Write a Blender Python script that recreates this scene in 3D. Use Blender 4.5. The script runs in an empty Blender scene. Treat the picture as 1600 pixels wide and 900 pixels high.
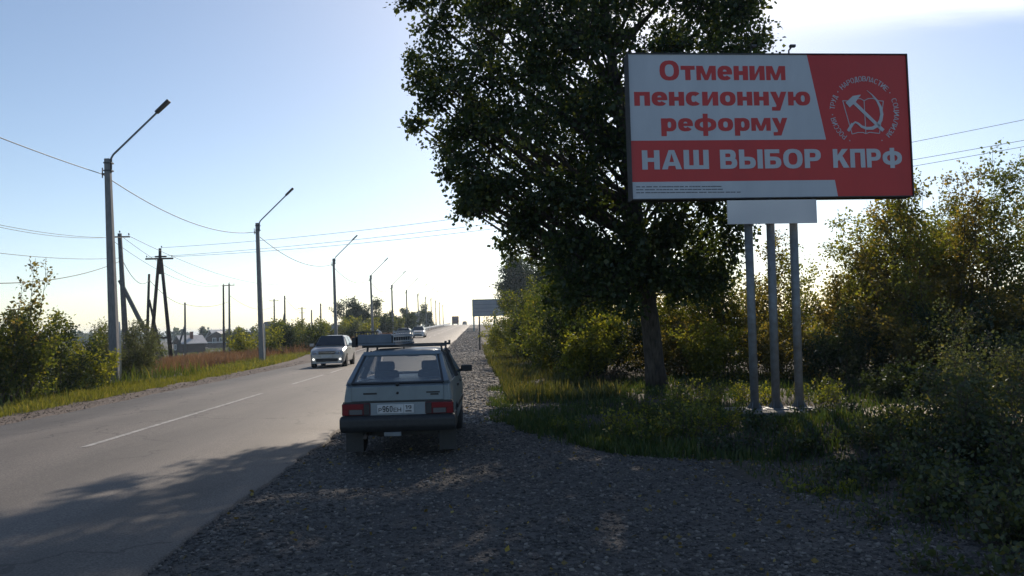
import bpy, bmesh, math, random
import numpy as np
from mathutils import Vector, Matrix

scene = bpy.context.scene
COL = scene.collection
R = math.radians

# ------------------------------------------------------------------ camera
CAM = Vector((0.0, 0.0, 1.75))
yaw, pitch, roll = R(2.56), R(2.85), R(1.5)
fw = Vector((math.sin(yaw)*math.cos(pitch), math.cos(yaw)*math.cos(pitch), math.sin(pitch)))
r0 = Vector((math.cos(yaw), -math.sin(yaw), 0)); u0 = r0.cross(fw)
rt = math.cos(roll)*r0 - math.sin(roll)*u0
up = math.sin(roll)*r0 + math.cos(roll)*u0
cd = bpy.data.cameras.new('camera'); cam = bpy.data.objects.new('camera', cd); COL.objects.link(cam)
cd.sensor_width = 36; cd.lens = 36*1232/1600; cd.clip_start = 0.1; cd.clip_end = 12000
m3 = Matrix((rt, up, -fw)).transposed()
cam.matrix_world = Matrix.Translation(CAM) @ m3.to_4x4()
scene.camera = cam

# ------------------------------------------------------------------ sky, sun, exposure
SUN_AZ, SUN_EL = R(12), R(30)          # azimuth clockwise from +Y (the road direction)
world = bpy.data.worlds.new('World'); scene.world = world; world.use_nodes = True
nt = world.node_tree; N = nt.nodes; Lk = nt.links
bg = N['Background']; bg.inputs[1].default_value = 0.125
sky = N.new('ShaderNodeTexSky'); sky.sky_type = 'NISHITA'; sky.sun_disc = False
sky.sun_elevation = SUN_EL; sky.sun_rotation = SUN_AZ
sky.air_density = 0.88; sky.dust_density = 0.45; sky.ozone_density = 0.9; sky.altitude = 200
# thin high cloud sheet, mapped on a flat layer overhead
tc = N.new('ShaderNodeTexCoord'); sep = N.new('ShaderNodeSeparateXYZ'); Lk.new(tc.outputs['Generated'], sep.inputs[0])
def wm(op, a, b=None, clamp=False):
    n = N.new('ShaderNodeMath'); n.operation = op; n.use_clamp = clamp
    for i, v in enumerate((a, b)):
        if v is None: continue
        if isinstance(v, (int, float)): n.inputs[i].default_value = v
        else: Lk.new(v, n.inputs[i])
    return n.outputs[0]
zc = wm('MAXIMUM', sep.outputs[2], 0.03)
px_ = wm('DIVIDE', sep.outputs[0], zc); py_ = wm('DIVIDE', sep.outputs[1], zc)
cmb = N.new('ShaderNodeCombineXYZ'); Lk.new(px_, cmb.inputs[0]); Lk.new(py_, cmb.inputs[1])
mp = N.new('ShaderNodeMapping'); mp.inputs['Location'].default_value = (0.35, 0.2, 0); mp.inputs['Scale'].default_value = (0.55, 1.3, 1)
Lk.new(cmb.outputs[0], mp.inputs[0])
nz = N.new('ShaderNodeTexNoise'); nz.inputs['Scale'].default_value = 1.0; nz.inputs['Detail'].default_value = 7; nz.inputs['Roughness'].default_value = 0.5
Lk.new(mp.outputs[0], nz.inputs['Vector'])
edge = N.new('ShaderNodeMapRange'); edge.interpolation_type = 'SMOOTHSTEP'
edge.inputs['From Min'].default_value = 2.75; edge.inputs['From Max'].default_value = 2.35
Lk.new(wm('ADD', py_, wm('MULTIPLY', wm('SUBTRACT', nz.outputs[0], 0.5), 0.9)), edge.inputs['Value'])
dens = N.new('ShaderNodeMapRange'); dens.interpolation_type = 'SMOOTHSTEP'
dens.inputs['From Min'].default_value = 0.30; dens.inputs['From Max'].default_value = 0.55
Lk.new(nz.outputs[0], dens.inputs['Value'])
far_ = N.new('ShaderNodeMapRange'); far_.interpolation_type = 'SMOOTHSTEP'; far_.inputs['From Min'].default_value = 0.9; far_.inputs['From Max'].default_value = 1.6
Lk.new(py_, far_.inputs['Value'])
lim = N.new('ShaderNodeMapRange'); lim.interpolation_type = 'SMOOTHSTEP'; lim.inputs['From Min'].default_value = 1.35; lim.inputs['From Max'].default_value = 0.55; lim.inputs['To Max'].default_value = 0.85
Lk.new(wm('ABSOLUTE', wm('SUBTRACT', px_, 1.2)), lim.inputs['Value'])
cl = wm('MULTIPLY', wm('MULTIPLY', wm('MULTIPLY', edge.outputs[0], far_.outputs[0]), dens.outputs[0]), wm('MULTIPLY', lim.outputs[0], wm('GREATER_THAN', sep.outputs[2], 0.05)))
mx = N.new('ShaderNodeMix'); mx.data_type = 'RGBA'
Lk.new(cl, mx.inputs['Factor']); Lk.new(sky.outputs[0], mx.inputs['A']); mx.inputs['B'].default_value = (11, 11.2, 11.6, 1)
Lk.new(mx.outputs['Result'], bg.inputs[0])

sl = bpy.data.lights.new('sun', 'SUN'); sl.energy = 4.7; sl.angle = R(0.55); sl.color = (1.0, 0.86, 0.70)
so = bpy.data.objects.new('sun', sl); COL.objects.link(so)
sd = Vector((math.sin(SUN_AZ)*math.cos(SUN_EL), math.cos(SUN_AZ)*math.cos(SUN_EL), math.sin(SUN_EL)))
so.rotation_euler = sd.to_track_quat('Z', 'Y').to_euler(); so.location = sd*60
vs = scene.view_settings
vs.view_transform = 'Standard'; vs.look = 'None'; vs.gamma = 1; vs.use_curve_mapping = False; vs.exposure = 0.0

# ------------------------------------------------------------------ helpers
MATS = {}
def mat(name, c1, c2=None, scale=4.0, rough=0.7, metal=0.0, bump=0.0, bscale=None, detail=4, spec=None, emit=None, lo=0.35, hi=0.65, stretch=None):
    if name in MATS: return MATS[name]
    m = bpy.data.materials.new(name); m.use_nodes = True; n = m.node_tree.nodes; l = m.node_tree.links
    b = n['Principled BSDF']; b.inputs['Roughness'].default_value = rough; b.inputs['Metallic'].default_value = metal
    if spec is not None: b.inputs['Specular IOR Level'].default_value = spec
    b.inputs['Base Color'].default_value = (*c1, 1)
    t = n.new('ShaderNodeTexCoord'); src = t.outputs['Object']
    if stretch:
        mm = n.new('ShaderNodeMapping'); mm.inputs['Scale'].default_value = stretch; l.new(src, mm.inputs[0]); src = mm.outputs[0]
    if c2 is not None:
        x = n.new('ShaderNodeTexNoise'); x.inputs['Scale'].default_value = scale; x.inputs['Detail'].default_value = detail; x.inputs['Roughness'].default_value = 0.65
        l.new(src, x.inputs['Vector'])
        r = n.new('ShaderNodeValToRGB'); r.color_ramp.elements[0].color = (*c1, 1); r.color_ramp.elements[1].color = (*c2, 1)
        r.color_ramp.elements[0].position = lo; r.color_ramp.elements[1].position = hi
        l.new(x.outputs[0], r.inputs[0]); l.new(r.outputs[0], b.inputs['Base Color'])
    if bump:
        y = n.new('ShaderNodeTexNoise'); y.inputs['Scale'].default_value = bscale or scale*3; y.inputs['Detail'].default_value = 5
        l.new(src, y.inputs['Vector'])
        bp = n.new('ShaderNodeBump'); bp.inputs['Strength'].default_value = bump; bp.inputs['Distance'].default_value = 0.02
        l.new(y.outputs[0], bp.inputs['Height']); l.new(bp.outputs[0], b.inputs['Normal'])
    if emit:
        b.inputs['Emission Color'].default_value = (*emit[:3], 1); b.inputs['Emission Strength'].default_value = emit[3]
    MATS[name] = m; return m

def leaf_mat(name, ca, cb, cc, trans=0.45, tc=None):
    m = bpy.data.materials.new(name); m.use_nodes = True; n = m.node_tree.nodes; l = m.node_tree.links
    n.remove(n['Principled BSDF']); out = n['Material Output']
    at = n.new('ShaderNodeAttribute'); at.attribute_name = 'rnd'
    r = n.new('ShaderNodeValToRGB'); e = r.color_ramp.elements
    e[0].color = (*ca, 1); e[0].position = 0.0; e[1].color = (*cc, 1); e[1].position = 1.0
    k = e.new(0.6); k.color = (*cb, 1)
    l.new(at.outputs['Fac'], r.inputs[0])
    d = n.new('ShaderNodeBsdfDiffuse'); t = n.new('ShaderNodeBsdfTranslucent'); g = n.new('ShaderNodeBsdfGlossy'); g.inputs['Roughness'].default_value = 0.45
    g.inputs['Color'].default_value = (0.8, 0.85, 0.9, 1)
    l.new(r.outputs[0], d.inputs[0])
    br = n.new('ShaderNodeMix'); br.data_type = 'RGBA'; br.blend_type = 'MULTIPLY'; br.inputs['Factor'].default_value = 1
    br.inputs['B'].default_value = (*(tc or (1.7, 1.5, 0.6)), 1); l.new(r.outputs[0], br.inputs['A']); l.new(br.outputs['Result'], t.inputs[0])
    a = n.new('ShaderNodeMixShader'); a.inputs[0].default_value = trans; l.new(d.outputs[0], a.inputs[1]); l.new(t.outputs[0], a.inputs[2])
    b = n.new('ShaderNodeMixShader'); b.inputs[0].default_value = 0.03; l.new(a.outputs[0], b.inputs[1]); l.new(g.outputs[0], b.inputs[2])
    l.new(b.outputs[0], out.inputs[0]); MATS[name] = m; return m

def glass_mat(name, tint, refl=1.0):
    m = bpy.data.materials.new(name); m.use_nodes = True; n = m.node_tree.nodes; l = m.node_tree.links
    n.remove(n['Principled BSDF']); out = n['Material Output']
    t = n.new('ShaderNodeBsdfTransparent'); t.inputs[0].default_value = (*tint, 1)
    g = n.new('ShaderNodeBsdfGlossy'); g.inputs['Roughness'].default_value = 0.04
    f = n.new('ShaderNodeFresnel'); f.inputs[0].default_value = 1.6
    ge = n.new('ShaderNodeNewGeometry'); fm = n.new('ShaderNodeMath'); fm.operation = 'MULTIPLY_ADD'; l.new(ge.outputs['Backfacing'], fm.inputs[0]); fm.inputs[1].default_value = -1; fm.inputs[2].default_value = 1
    fk = n.new('ShaderNodeMath'); fk.operation = 'MULTIPLY'; l.new(fm.outputs[0], fk.inputs[0]); l.new(f.outputs[0], fk.inputs[1])
    x = n.new('ShaderNodeMixShader'); l.new(fk.outputs[0], x.inputs[0]); l.new(t.outputs[0], x.inputs[1]); l.new(g.outputs[0], x.inputs[2])
    d = n.new('ShaderNodeBsdfDiffuse'); d.inputs[0].default_value = (0.30, 0.33, 0.36, 1)      # a film of road dust
    y = n.new('ShaderNodeMixShader'); y.inputs[0].default_value = 0.22; l.new(x.outputs[0], y.inputs[1]); l.new(d.outputs[0], y.inputs[2])
    l.new(y.outputs[0], out.inputs[0]); MATS[name] = m; return m

class MB:
    def __init__(s): s.v = []; s.f = []; s.sm = []
    def add(s, vs, fs, smooth=False):
        o = len(s.v); s.v += [tuple(p) for p in vs]; s.f += [tuple(i+o for i in f) for f in fs]; s.sm += [smooth]*len(fs); return s
    def box(s, x0, y0, z0, x1, y1, z1):
        return s.add([(x0,y0,z0),(x1,y0,z0),(x1,y1,z0),(x0,y1,z0),(x0,y0,z1),(x1,y0,z1),(x1,y1,z1),(x0,y1,z1)],
                     [(3,2,1,0),(4,5,6,7),(0,1,5,4),(1,2,6,5),(2,3,7,6),(3,0,4,7)])
    def tube(s, pts, rad, n=8, cap=True, smooth=True):
        pts = [Vector(p) for p in pts]
        if isinstance(rad, (int, float)): rad = [rad]*len(pts)
        vs = []; pa = None
        for i, p in enumerate(pts):
            t = (pts[min(i+1, len(pts)-1)] - pts[max(i-1, 0)]).normalized()
            if pa is None: pa = t.orthogonal().normalized()
            pa = (pa - t*pa.dot(t)).normalized(); pb = t.cross(pa)
            for k in range(n):
                a = 2*math.pi*k/n; vs.append(p + (pa*math.cos(a) + pb*math.sin(a))*rad[i])
        fs = [(i*n+k, i*n+(k+1) % n, (i+1)*n+(k+1) % n, (i+1)*n+k) for i in range(len(pts)-1) for k in range(n)]
        s.add(vs, fs, smooth)
        if cap:
            o = len(s.v)-len(vs); s.f += [tuple(o+k for k in reversed(range(n))), tuple(o+(len(pts)-1)*n+k for k in range(n))]; s.sm += [False]*2
        return s
    def beam(s, p0, p1, w, h, upv=(0,0,1), w1=None, h1=None):
        p0, p1 = Vector(p0), Vector(p1); t = (p1-p0).normalized(); u = Vector(upv)
        if abs(t.dot(u)) > .95: u = Vector((0,1,0))
        a = t.cross(u).normalized(); b = a.cross(t); vs = []
        for p, ww, hh in ((p0, w, h), (p1, w1 or w, h1 or h)):
            for sx, sz in ((-1,-1),(1,-1),(1,1),(-1,1)): vs.append(p + a*sx*ww/2 + b*sz*hh/2)
        return s.add(vs, [(3,2,1,0),(4,5,6,7),(0,1,5,4),(1,2,6,5),(2,3,7,6),(3,0,4,7)])
    def slab(s, pts, th):                     # polygon given depth along its normal
        pts = [Vector(p) for p in pts]; nn = Vector((0,0,0))
        for i in range(len(pts)): nn += pts[i].cross(pts[(i+1) % len(pts)])
        nn.normalize(); k = len(pts); vs = pts + [p + nn*th for p in pts]
        return s.add(vs, [tuple(reversed(range(k))), tuple(range(k, 2*k))] + [(i, (i+1) % k, k+(i+1) % k, k+i) for i in range(k)])
    def lathe(s, prof, axis='z', n=16, c=(0,0,0), smooth=True):
        vs = []
        for r, h in prof:
            for k in range(n):
                a = 2*math.pi*k/n; p = {'z': (r*math.cos(a), r*math.sin(a), h), 'x': (h, r*math.cos(a), r*math.sin(a)), 'y': (r*math.cos(a), h, r*math.sin(a))}[axis]
                vs.append((p[0]+c[0], p[1]+c[1], p[2]+c[2]))
        m = len(prof); fs = [(i*n+k, i*n+(k+1) % n, (i+1)*n+(k+1) % n, (i+1)*n+k) for i in range(m-1) for k in range(n)]
        return s.add(vs, fs + [tuple(reversed(range(n))), tuple((m-1)*n+k for k in range(n))], smooth)
    def build(s, name, m, parent=None, loc=None, bevel=0, seg=2):
        me = bpy.data.meshes.new(name); me.from_pydata(s.v, [], s.f); me.validate()
        if len(me.polygons) == len(s.sm): me.polygons.foreach_set('use_smooth', s.sm)
        bm = bmesh.new(); bm.from_mesh(me); bmesh.ops.recalc_face_normals(bm, faces=bm.faces); bm.to_mesh(me); bm.free()
        if m: me.materials.append(m)
        o = bpy.data.objects.new(name, me); COL.objects.link(o)
        if parent: o.parent = parent
        if loc: o.location = loc
        if bevel:
            b = o.modifiers.new('bevel', 'BEVEL'); b.width = bevel; b.segments = seg; b.limit_method = 'ANGLE'; b.angle_limit = R(28)
        return o

def tag(o, label=None, cat=None, group=None, kind=None):
    if label: o['label'] = label
    if cat: o['category'] = cat
    if group: o['group'] = group
    if kind: o['kind'] = kind
    return o
def thing(name, label, cat, loc=(0,0,0), rz=0, group=None):
    o = bpy.data.objects.new(name, None); COL.objects.link(o); o.location = loc; o.rotation_euler = (0,0,rz); o.empty_display_size = .3
    return tag(o, label, cat, group)
def dup(root, loc, rz=0, sc=1, label=None, group=None):
    c = root.copy(); COL.objects.link(c); c.location = loc; c.rotation_euler = (0,0,rz); c.scale = (sc,sc,sc) if isinstance(sc, (int,float)) else sc
    if label: c['label'] = label
    if group: c['group'] = group
    for ch in KIDS(root):
        d = ch.copy(); COL.objects.link(d); d.parent = c
        for g in KIDS(ch):
            e = g.copy(); COL.objects.link(e); e.parent = d
    return c
def KIDS(o): return [x for x in COL.objects if x.parent == o]

def sstep(a, b, x):
    t = np.clip((np.asarray(x, float)-a)/(b-a), 0, 1); return t*t*(3-2*t)
def rz_(y):                                  # height of the road along its length: a long rise to a crest
    y = np.asarray(y, float)
    z = 0.0125*np.clip(y-46, 0, None) * sstep(36, 70, y)
    z = z - 0.0125*np.clip(y-295, 0, None) - 0.010*np.clip(y-318, 0, None)
    return np.maximum(z, -2.0)
def lump(x, y):
    return 0.05*np.sin(1.7*x+0.4*y)+0.05*np.sin(0.9*y-1.3*x)+0.03*np.sin(3.1*x+2.3*y)+0.025*np.sin(4.7*y-2.9*x)
EDGE = [(-40, 6.0), (0, 5.2), (4, 4.7), (6.3, 4.4), (7.5, 4.0), (9.9, 3.1), (11.9, 1.95), (13.5, 1.2), (15.7, 0.7), (22, 0.75), (45, 0.5), (80, 0.3), (150, 0.0), (400, -0.3)]
ey, ex = [p[0] for p in EDGE], [p[1] for p in EDGE]
def edge_x(y): return np.interp(y, ey, ex)+.16*np.sin(1.9*np.asarray(y, float))*np.clip((24-np.asarray(y, float))/14, 0, 1)+.10*np.sin(4.3*np.asarray(y, float)+1)
def gz(x, y):                                # terrain under everything
    x = np.asarray(x, float); y = np.asarray(y, float)
    rise = rz_(y); low = -2.0
    left = sstep(14.5, 46, -x); right = sstep(8, 40, x)
    z = rise*(1-np.maximum(left, right)) + low*left + (-0.3)*right - 0.10
    off = np.maximum(sstep(11.5, 13, -x), sstep(0.2, 1.6, x-edge_x(y)))
    z = z + off*lump(x, y)*(1-np.clip(y/160, 0, 1))
    # heap of dug soil before the billboard footing, hollow beyond it
    z = z + 0.34*np.exp(-((x-4.9)/1.1)**2-((y-11.9)/1.0)**2) + 0.15*np.exp(-((x-6.6)/1.2)**2-((y-11.2)/1.2)**2)
    z = z - 0.16*np.exp(-((x-6.3)/2.2)**2-((y-16.5)/2.0)**2)
    return z
def gz1(x, y): return float(gz(x, y))

def grid(name, xs, ys, zf, m, kind='structure', smooth=True):
    X, Y = np.meshgrid(xs, ys) if np.ndim(xs) == 1 else (xs, ys)
    Z = zf(X, Y); h, w = X.shape
    co = np.stack([X, Y, Z], -1).reshape(-1, 3)
    i = np.arange(h*w).reshape(h, w)
    q = np.stack([i[:-1,:-1], i[:-1,1:], i[1:,1:], i[1:,:-1]], -1).reshape(-1, 4)
    return npmesh(name, co, q, m, kind=kind, smooth=smooth)
def npmesh(name, co, q, m, parent=None, kind=None, rnd=None, smooth=False):
    me = bpy.data.meshes.new(name); k = q.shape[1]
    me.vertices.add(len(co)); me.vertices.foreach_set('co', np.ascontiguousarray(co, dtype=np.float32).ravel())
    me.loops.add(q.size); me.loops.foreach_set('vertex_index', np.ascontiguousarray(q, dtype=np.int32).ravel())
    me.polygons.add(len(q)); me.polygons.foreach_set('loop_start', np.arange(0, q.size, k, dtype=np.int32))
    me.polygons.foreach_set('loop_total', np.full(len(q), k, dtype=np.int32))
    if smooth: me.polygons.foreach_set('use_smooth', np.ones(len(q), bool))
    if rnd is not None:
        a = me.attributes.new('rnd', 'FLOAT', 'FACE'); a.data.foreach_set('value', np.ascontiguousarray(rnd, dtype=np.float32))
    me.update(calc_edges=True); me.materials.append(m)
    o = bpy.data.objects.new(name, me); COL.objects.link(o)
    if parent: o.parent = parent
    if kind: o['kind'] = kind
    return o

# ------------------------------------------------------------------ ground, road, shoulders
def ground_mat():
    m = mat('earth', (0.030,0.026,0.020), (0.075,0.062,0.045), 0.9, 0.95, bump=0.6, bscale=9, detail=8)
    return m
xs = np.unique(np.concatenate([-np.geomspace(40, 4200, 22), np.linspace(-40, -10, 41), np.linspace(-10, 0, 14), np.linspace(0, 14, 57), np.linspace(14, 40, 22), np.geomspace(40, 4200, 22)]))
ys = np.unique(np.concatenate([-np.geomspace(4, 2200, 14), np.linspace(-4, 4, 5), np.linspace(4, 28, 97), np.linspace(28, 70, 36), np.linspace(70, 420, 60), np.geomspace(420, 5200, 16)]))
grid('ground', xs, ys, gz, ground_mat())

asph = mat('asphalt', (0.072,0.066,0.061), (0.135,0.120,0.107), 0.35, 0.72, bump=0.35, bscale=85, detail=9, lo=0.3, hi=0.7, stretch=(2.2, 0.35, 1), spec=0.42)
n_ = asph.node_tree.nodes; l_ = asph.node_tree.links; b_ = n_['Principled BSDF']     # aggregate speckle and old cracks
t_ = n_.new('ShaderNodeTexCoord'); v_ = n_.new('ShaderNodeTexNoise'); v_.inputs['Scale'].default_value = 55; v_.inputs['Detail'].default_value = 2
l_.new(t_.outputs['Object'], v_.inputs['Vector'])
r_ = n_.new('ShaderNodeValToRGB'); r_.color_ramp.elements[0].color = (0.55,0.55,0.56,1); r_.color_ramp.elements[1].color = (1.45,1.42,1.38,1); r_.color_ramp.elements[0].position = .35; r_.color_ramp.elements[1].position = .68
l_.new(v_.outputs[0], r_.inputs[0])
x_ = n_.new('ShaderNodeMix'); x_.data_type = 'RGBA'; x_.blend_type = 'MULTIPLY'; x_.inputs['Factor'].default_value = 1
old = b_.inputs['Base Color'].links[0].from_socket; l_.new(old, x_.inputs['A']); l_.new(r_.outputs[0], x_.inputs['B']); 
sp2 = n_.new('ShaderNodeSeparateXYZ'); l_.new(t_.outputs['Object'], sp2.inputs[0])
def nm(op, a, b=None, c=None):
    k = n_.new('ShaderNodeMath'); k.operation = op
    for i, v in enumerate((a, b, c)):
        if v is None: continue
        if isinstance(v, (int, float)): k.inputs[i].default_value = v
        else: l_.new(v, k.inputs[i])
    return k.outputs[0]
wv = nm('COSINE', nm('MULTIPLY', nm('ADD', sp2.outputs[0], 6.2+.95), 6.2832/1.85))          # polished wheel tracks, two to a lane
vr = n_.new('ShaderNodeTexVoronoi'); vr.feature = 'DISTANCE_TO_EDGE'; vr.inputs['Scale'].default_value = .33
dn = n_.new('ShaderNodeTexNoise'); dn.inputs['Scale'].default_value = 1.3; dn.inputs['Detail'].default_value = 6; l_.new(t_.outputs['Object'], dn.inputs['Vector'])
mv_ = n_.new('ShaderNodeVectorMath'); mv_.operation = 'MULTIPLY_ADD'; l_.new(dn.outputs['Color'], mv_.inputs[0]); mv_.inputs[1].default_value = (1.6,1.6,1.6); l_.new(t_.outputs['Object'], mv_.inputs[2]); l_.new(mv_.outputs[0], vr.inputs['Vector'])
mk = n_.new('ShaderNodeTexNoise'); mk.inputs['Scale'].default_value = .16; l_.new(t_.outputs['Object'], mk.inputs['Vector'])
crack = nm('MULTIPLY', nm('LESS_THAN', vr.outputs[0], .010), nm('GREATER_THAN', mk.outputs[0], .48))
fac = nm('MULTIPLY', nm('MULTIPLY_ADD', wv, -.10, 1.0), nm('MULTIPLY_ADD', crack, -.5, 1.0))
x2 = n_.new('ShaderNodeMix'); x2.data_type = 'RGBA'; x2.blend_type = 'MULTIPLY'; x2.inputs['Factor'].default_value = 1
cc = n_.new('ShaderNodeCombineColor'); [l_.new(fac, cc.inputs[i]) for i in range(3)]
l_.new(x_.outputs['Result'], x2.inputs['A']); l_.new(cc.outputs[0], x2.inputs['B']); l_.new(x2.outputs['Result'], b_.inputs['Base Color'])

rng = np.random.default_rng(4)
ry = np.unique(np.concatenate([np.linspace(-80, 0, 25), np.arange(0, 40, .25), np.linspace(40, 120, 60), np.linspace(120, 420, 90)]))
jr = np.cumsum(rng.normal(0, .03, len(ry))); jr = (jr-np.convolve(jr, np.ones(25)/25, 'same'))*.9
jl = np.cumsum(rng.normal(0, .03, len(ry))); jl = (jl-np.convolve(jl, np.ones(25)/25, 'same'))*.9
RX = np.array([-9.86, -9.84, -8.0, -6.2, -4.4, -2.56, -2.54, -2.50]); RZ = np.array([-.06, 0, .035, .05, .035, 0, -.015, -.09])
X = np.repeat(RX[None], len(ry), 0); X[:, :2] += jl[:, None]; X[:, -3:] += jr[:, None]; Y = np.repeat(ry[:, None], len(RX), 1)
road = grid('road', X, Y, lambda a, b: rz_(b)+RZ[None], asph)
paint = mat('road_paint', (0.40,0.39,0.37), (0.13,0.12,0.11), 9, 0.7, detail=9, lo=.42, hi=.64)
def dash(y0, y1, x=-6.2, w=.11):
    m = MB(); k = max(2, int((y1-y0)/2)); yy = np.linspace(y0, y1, k)
    vs = []
    for y in yy:
        z = float(rz_(y))+.054; vs += [(x-w/2, y, z), (x+w/2, y, z)]
    m.add(vs, [(2*i, 2*i+1, 2*i+3, 2*i+2) for i in range(k-1)])
    return m.build('centre_line', paint, road)
dash(12.7, 23.0); dash(26.6, 31.9); dash(33.5, 36.5)
for k in range(10): dash(40+k*12, 44.5+k*12)
dash(164, 290, -6.2, .13)
dash(48, 290, -9.45, .12)

grav = mat('gravel', (0.046,0.042,0.038), (0.105,0.094,0.084), 7, 0.9, bump=1.0, bscale=38, detail=6, lo=.3, hi=.7)
gy = np.concatenate([np.linspace(-60, 3, 16), np.linspace(3.2, 26, 115), np.linspace(26.5, 100, 60), np.linspace(104, 400, 50)])
U = np.linspace(0, 1, 26); je = np.interp(gy, np.linspace(-60, 400, 900), rng.normal(0, .11, 900)); 
GX = -2.62 + (edge_x(gy)+je+2.62)[:, None]*U[None]; GY = np.repeat(gy[:, None], len(U), 1)
def shz(x, y): return rz_(y) - .035 - .03*(x+2.5)/4 + 0.012*np.sin(2.1*x+.7*y)+0.012*np.sin(1.3*y-2.2*x) - .05*sstep(-.35, .0, x-edge_x(y))
shoulder = grid('gravel_shoulder', GX, GY, shz, grav)
dirt = mat('roadside_dirt', (0.075,0.055,0.045), (0.145,0.112,0.092), 3, 0.95, bump=0.7, bscale=30, detail=8)
ly = np.concatenate([np.linspace(-40, 40, 120), np.linspace(41, 400, 80)])
jw = np.interp(ly, np.linspace(-40, 400, 500), rng.normal(0, .12, 500))
wd = np.interp(ly, [-40, 25, 45, 60, 80, 400], [1.45, 1.45, 2.2, 4.0, 1.8, 1.3])+jw
LX = -9.78-wd[:, None]*np.linspace(0, 1, 7)[None]; LY = np.repeat(ly[:, None], 7, 1)
grid('dirt_verge', LX, LY, lambda a, b: rz_(b)-.03-.03*sstep(9.9, 11.4, -a)+.008*np.sin(5*a+2.1*b), dirt)
# a side track joining the road on the left and bare pale sand beyond the billboard
sand = mat('pale_sand', (0.24,0.20,0.15), (0.42,0.36,0.28), 2.2, 0.95, bump=0.5, bscale=22, detail=6)
SX, SY = np.meshgrid(np.linspace(0, 1, 26), np.linspace(0, 1, 20))
grid('sandy_track', 6.9+SX*4.4+.4*np.sin(7*SY)*(SX-.5), 12.0+SY*4.4+.5*np.sin(5*SX), lambda a, b: gz(a, b)+.012-.10*sstep(.40, .5, np.maximum(abs(SX-.5), abs(SY-.5))), sand)

# loose stones of the shoulder: one countless mass
def stones(name, n, yr, xf, smin, smax, m, seed, zf, ruts=False):
    g = np.random.default_rng(seed)
    t = (np.array([[-1,-1,-1],[1,-1,-1],[1,1,-1],[-1,1,-1],[-.8,-.8,1],[.8,-.8,1],[.8,.8,1],[-.8,.8,1]])*.5)[None]
    v = t*(1+g.uniform(-.38, .38, (n, 8, 3)))
    s = smin*(smax/smin)**(g.random(n)**2.6); sc = np.stack([s*g.uniform(.8,1.3,n), s*g.uniform(.7,1.1,n), s*g.uniform(.25,.6,n)], -1)
    v = v*sc[:, None, :]
    a = g.uniform(0, 6.283, n); b = g.normal(0, .35, n)
    ca, sa, cb, sb = np.cos(a), np.sin(a), np.cos(b), np.sin(b)
    x, y, z = v[...,0], v[...,1], v[...,2]
    y, z = y*cb[:,None]-z*sb[:,None], y*sb[:,None]+z*cb[:,None]
    x, y = x*ca[:,None]-y*sa[:,None], x*sa[:,None]+y*ca[:,None]
    u = g.random(n); Yc = yr[0]*(yr[1]/yr[0])**u; lo, hi = xf(Yc); Xc = lo+(hi-lo)*g.random(n)
    if ruts:                                  # fewer stones in the wheel ruts and on the packed fines
        pk = np.sin(1.1*Xc+.35*Yc)+np.sin(.8*Yc-1.7*Xc+1)+.8*np.exp(-((Xc+1.9)/.22)**2)*3+.8*np.exp(-((Xc+.35)/.22)**2)*3
        mv = (pk > .55) & (g.random(n) < .62); s = np.where(mv, smin*.9, s); v = v*np.where(mv, .28, 1)[:, None, None]
    co = np.stack([x+Xc[:,None], y+Yc[:,None], z+(zf(Xc, Yc)+s*.10)[:,None]], -1).reshape(-1, 3)
    q = np.array([(3,2,1,0),(4,5,6,7),(0,1,5,4),(1,2,6,5),(2,3,7,6),(3,0,4,7)])
    q = (q[None]+8*np.arange(n)[:,None,None]).reshape(-1, 4)
    return npmesh(name, co, q, m, kind='stuff', rnd=np.repeat(g.random(n), 6))
def rnd_mat(name, cols, rough=.85, bump=0):
    m = mat(name, cols[0], None, rough=rough); n = m.node_tree.nodes; l = m.node_tree.links
    a = n.new('ShaderNodeAttribute'); a.attribute_name = 'rnd'; r = n.new('ShaderNodeValToRGB'); e = r.color_ramp.elements
    e[0].color = (*cols[0], 1); e[1].color = (*cols[-1], 1)
    for i, c in enumerate(cols[1:-1]): k = e.new((i+1)/(len(cols)-1)); k.color = (*c, 1)
    l.new(a.outputs['Fac'], r.inputs[0]); l.new(r.outputs[0], n['Principled BSDF'].inputs['Base Color']); return m
stone_m = rnd_mat('stone_mix', [(0.035,0.032,0.031),(0.062,0.057,0.053),(0.085,0.077,0.070),(0.108,0.095,0.083),(0.25,0.22,0.19)])
tag(stones('loose_gravel', 76000, (4.2, 17), lambda y: (np.full_like(y, -2.75), edge_x(y)+.35), 0.009, .043, stone_m, 3, shz, True), 'loose grey crushed stones lying over the wide right shoulder', 'gravel')
tag(stones('loose_gravel', 18000, (15, 62), lambda y: (np.full_like(y, -2.4), edge_x(y)+.15), .025, .085, rnd_mat('sun_tinted_stone', [(0.10,0.09,0.08),(0.17,0.15,0.135),(0.22,0.20,0.18),(0.38,0.35,0.31)]), 5, shz), 'crushed stones coloured lighter as if sunlit along the shoulder past the parked car', 'gravel')  # same gravel as the near stretch, colour lightened to imitate sunlight
tag(stones('loose_gravel', 12000, (58, 190), lambda y: (np.full_like(y, -2.4), edge_x(y)+.1), .05, .14, MATS['sun_tinted_stone'], 8, shz), 'stones of the far shoulder, coloured lighter as if sunlit, running up the rise', 'gravel')  # the sunlit tint of the gravel carried on up the road
tag(stones('soil_stones', 9000, (5, 15), lambda y: (edge_x(y)-.1, edge_x(y)+4.5), .012, .05, stone_m, 9, lambda x, y: gz(x, y)), 'stones scattered over the dark soil in front of the billboard', 'stones')
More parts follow.
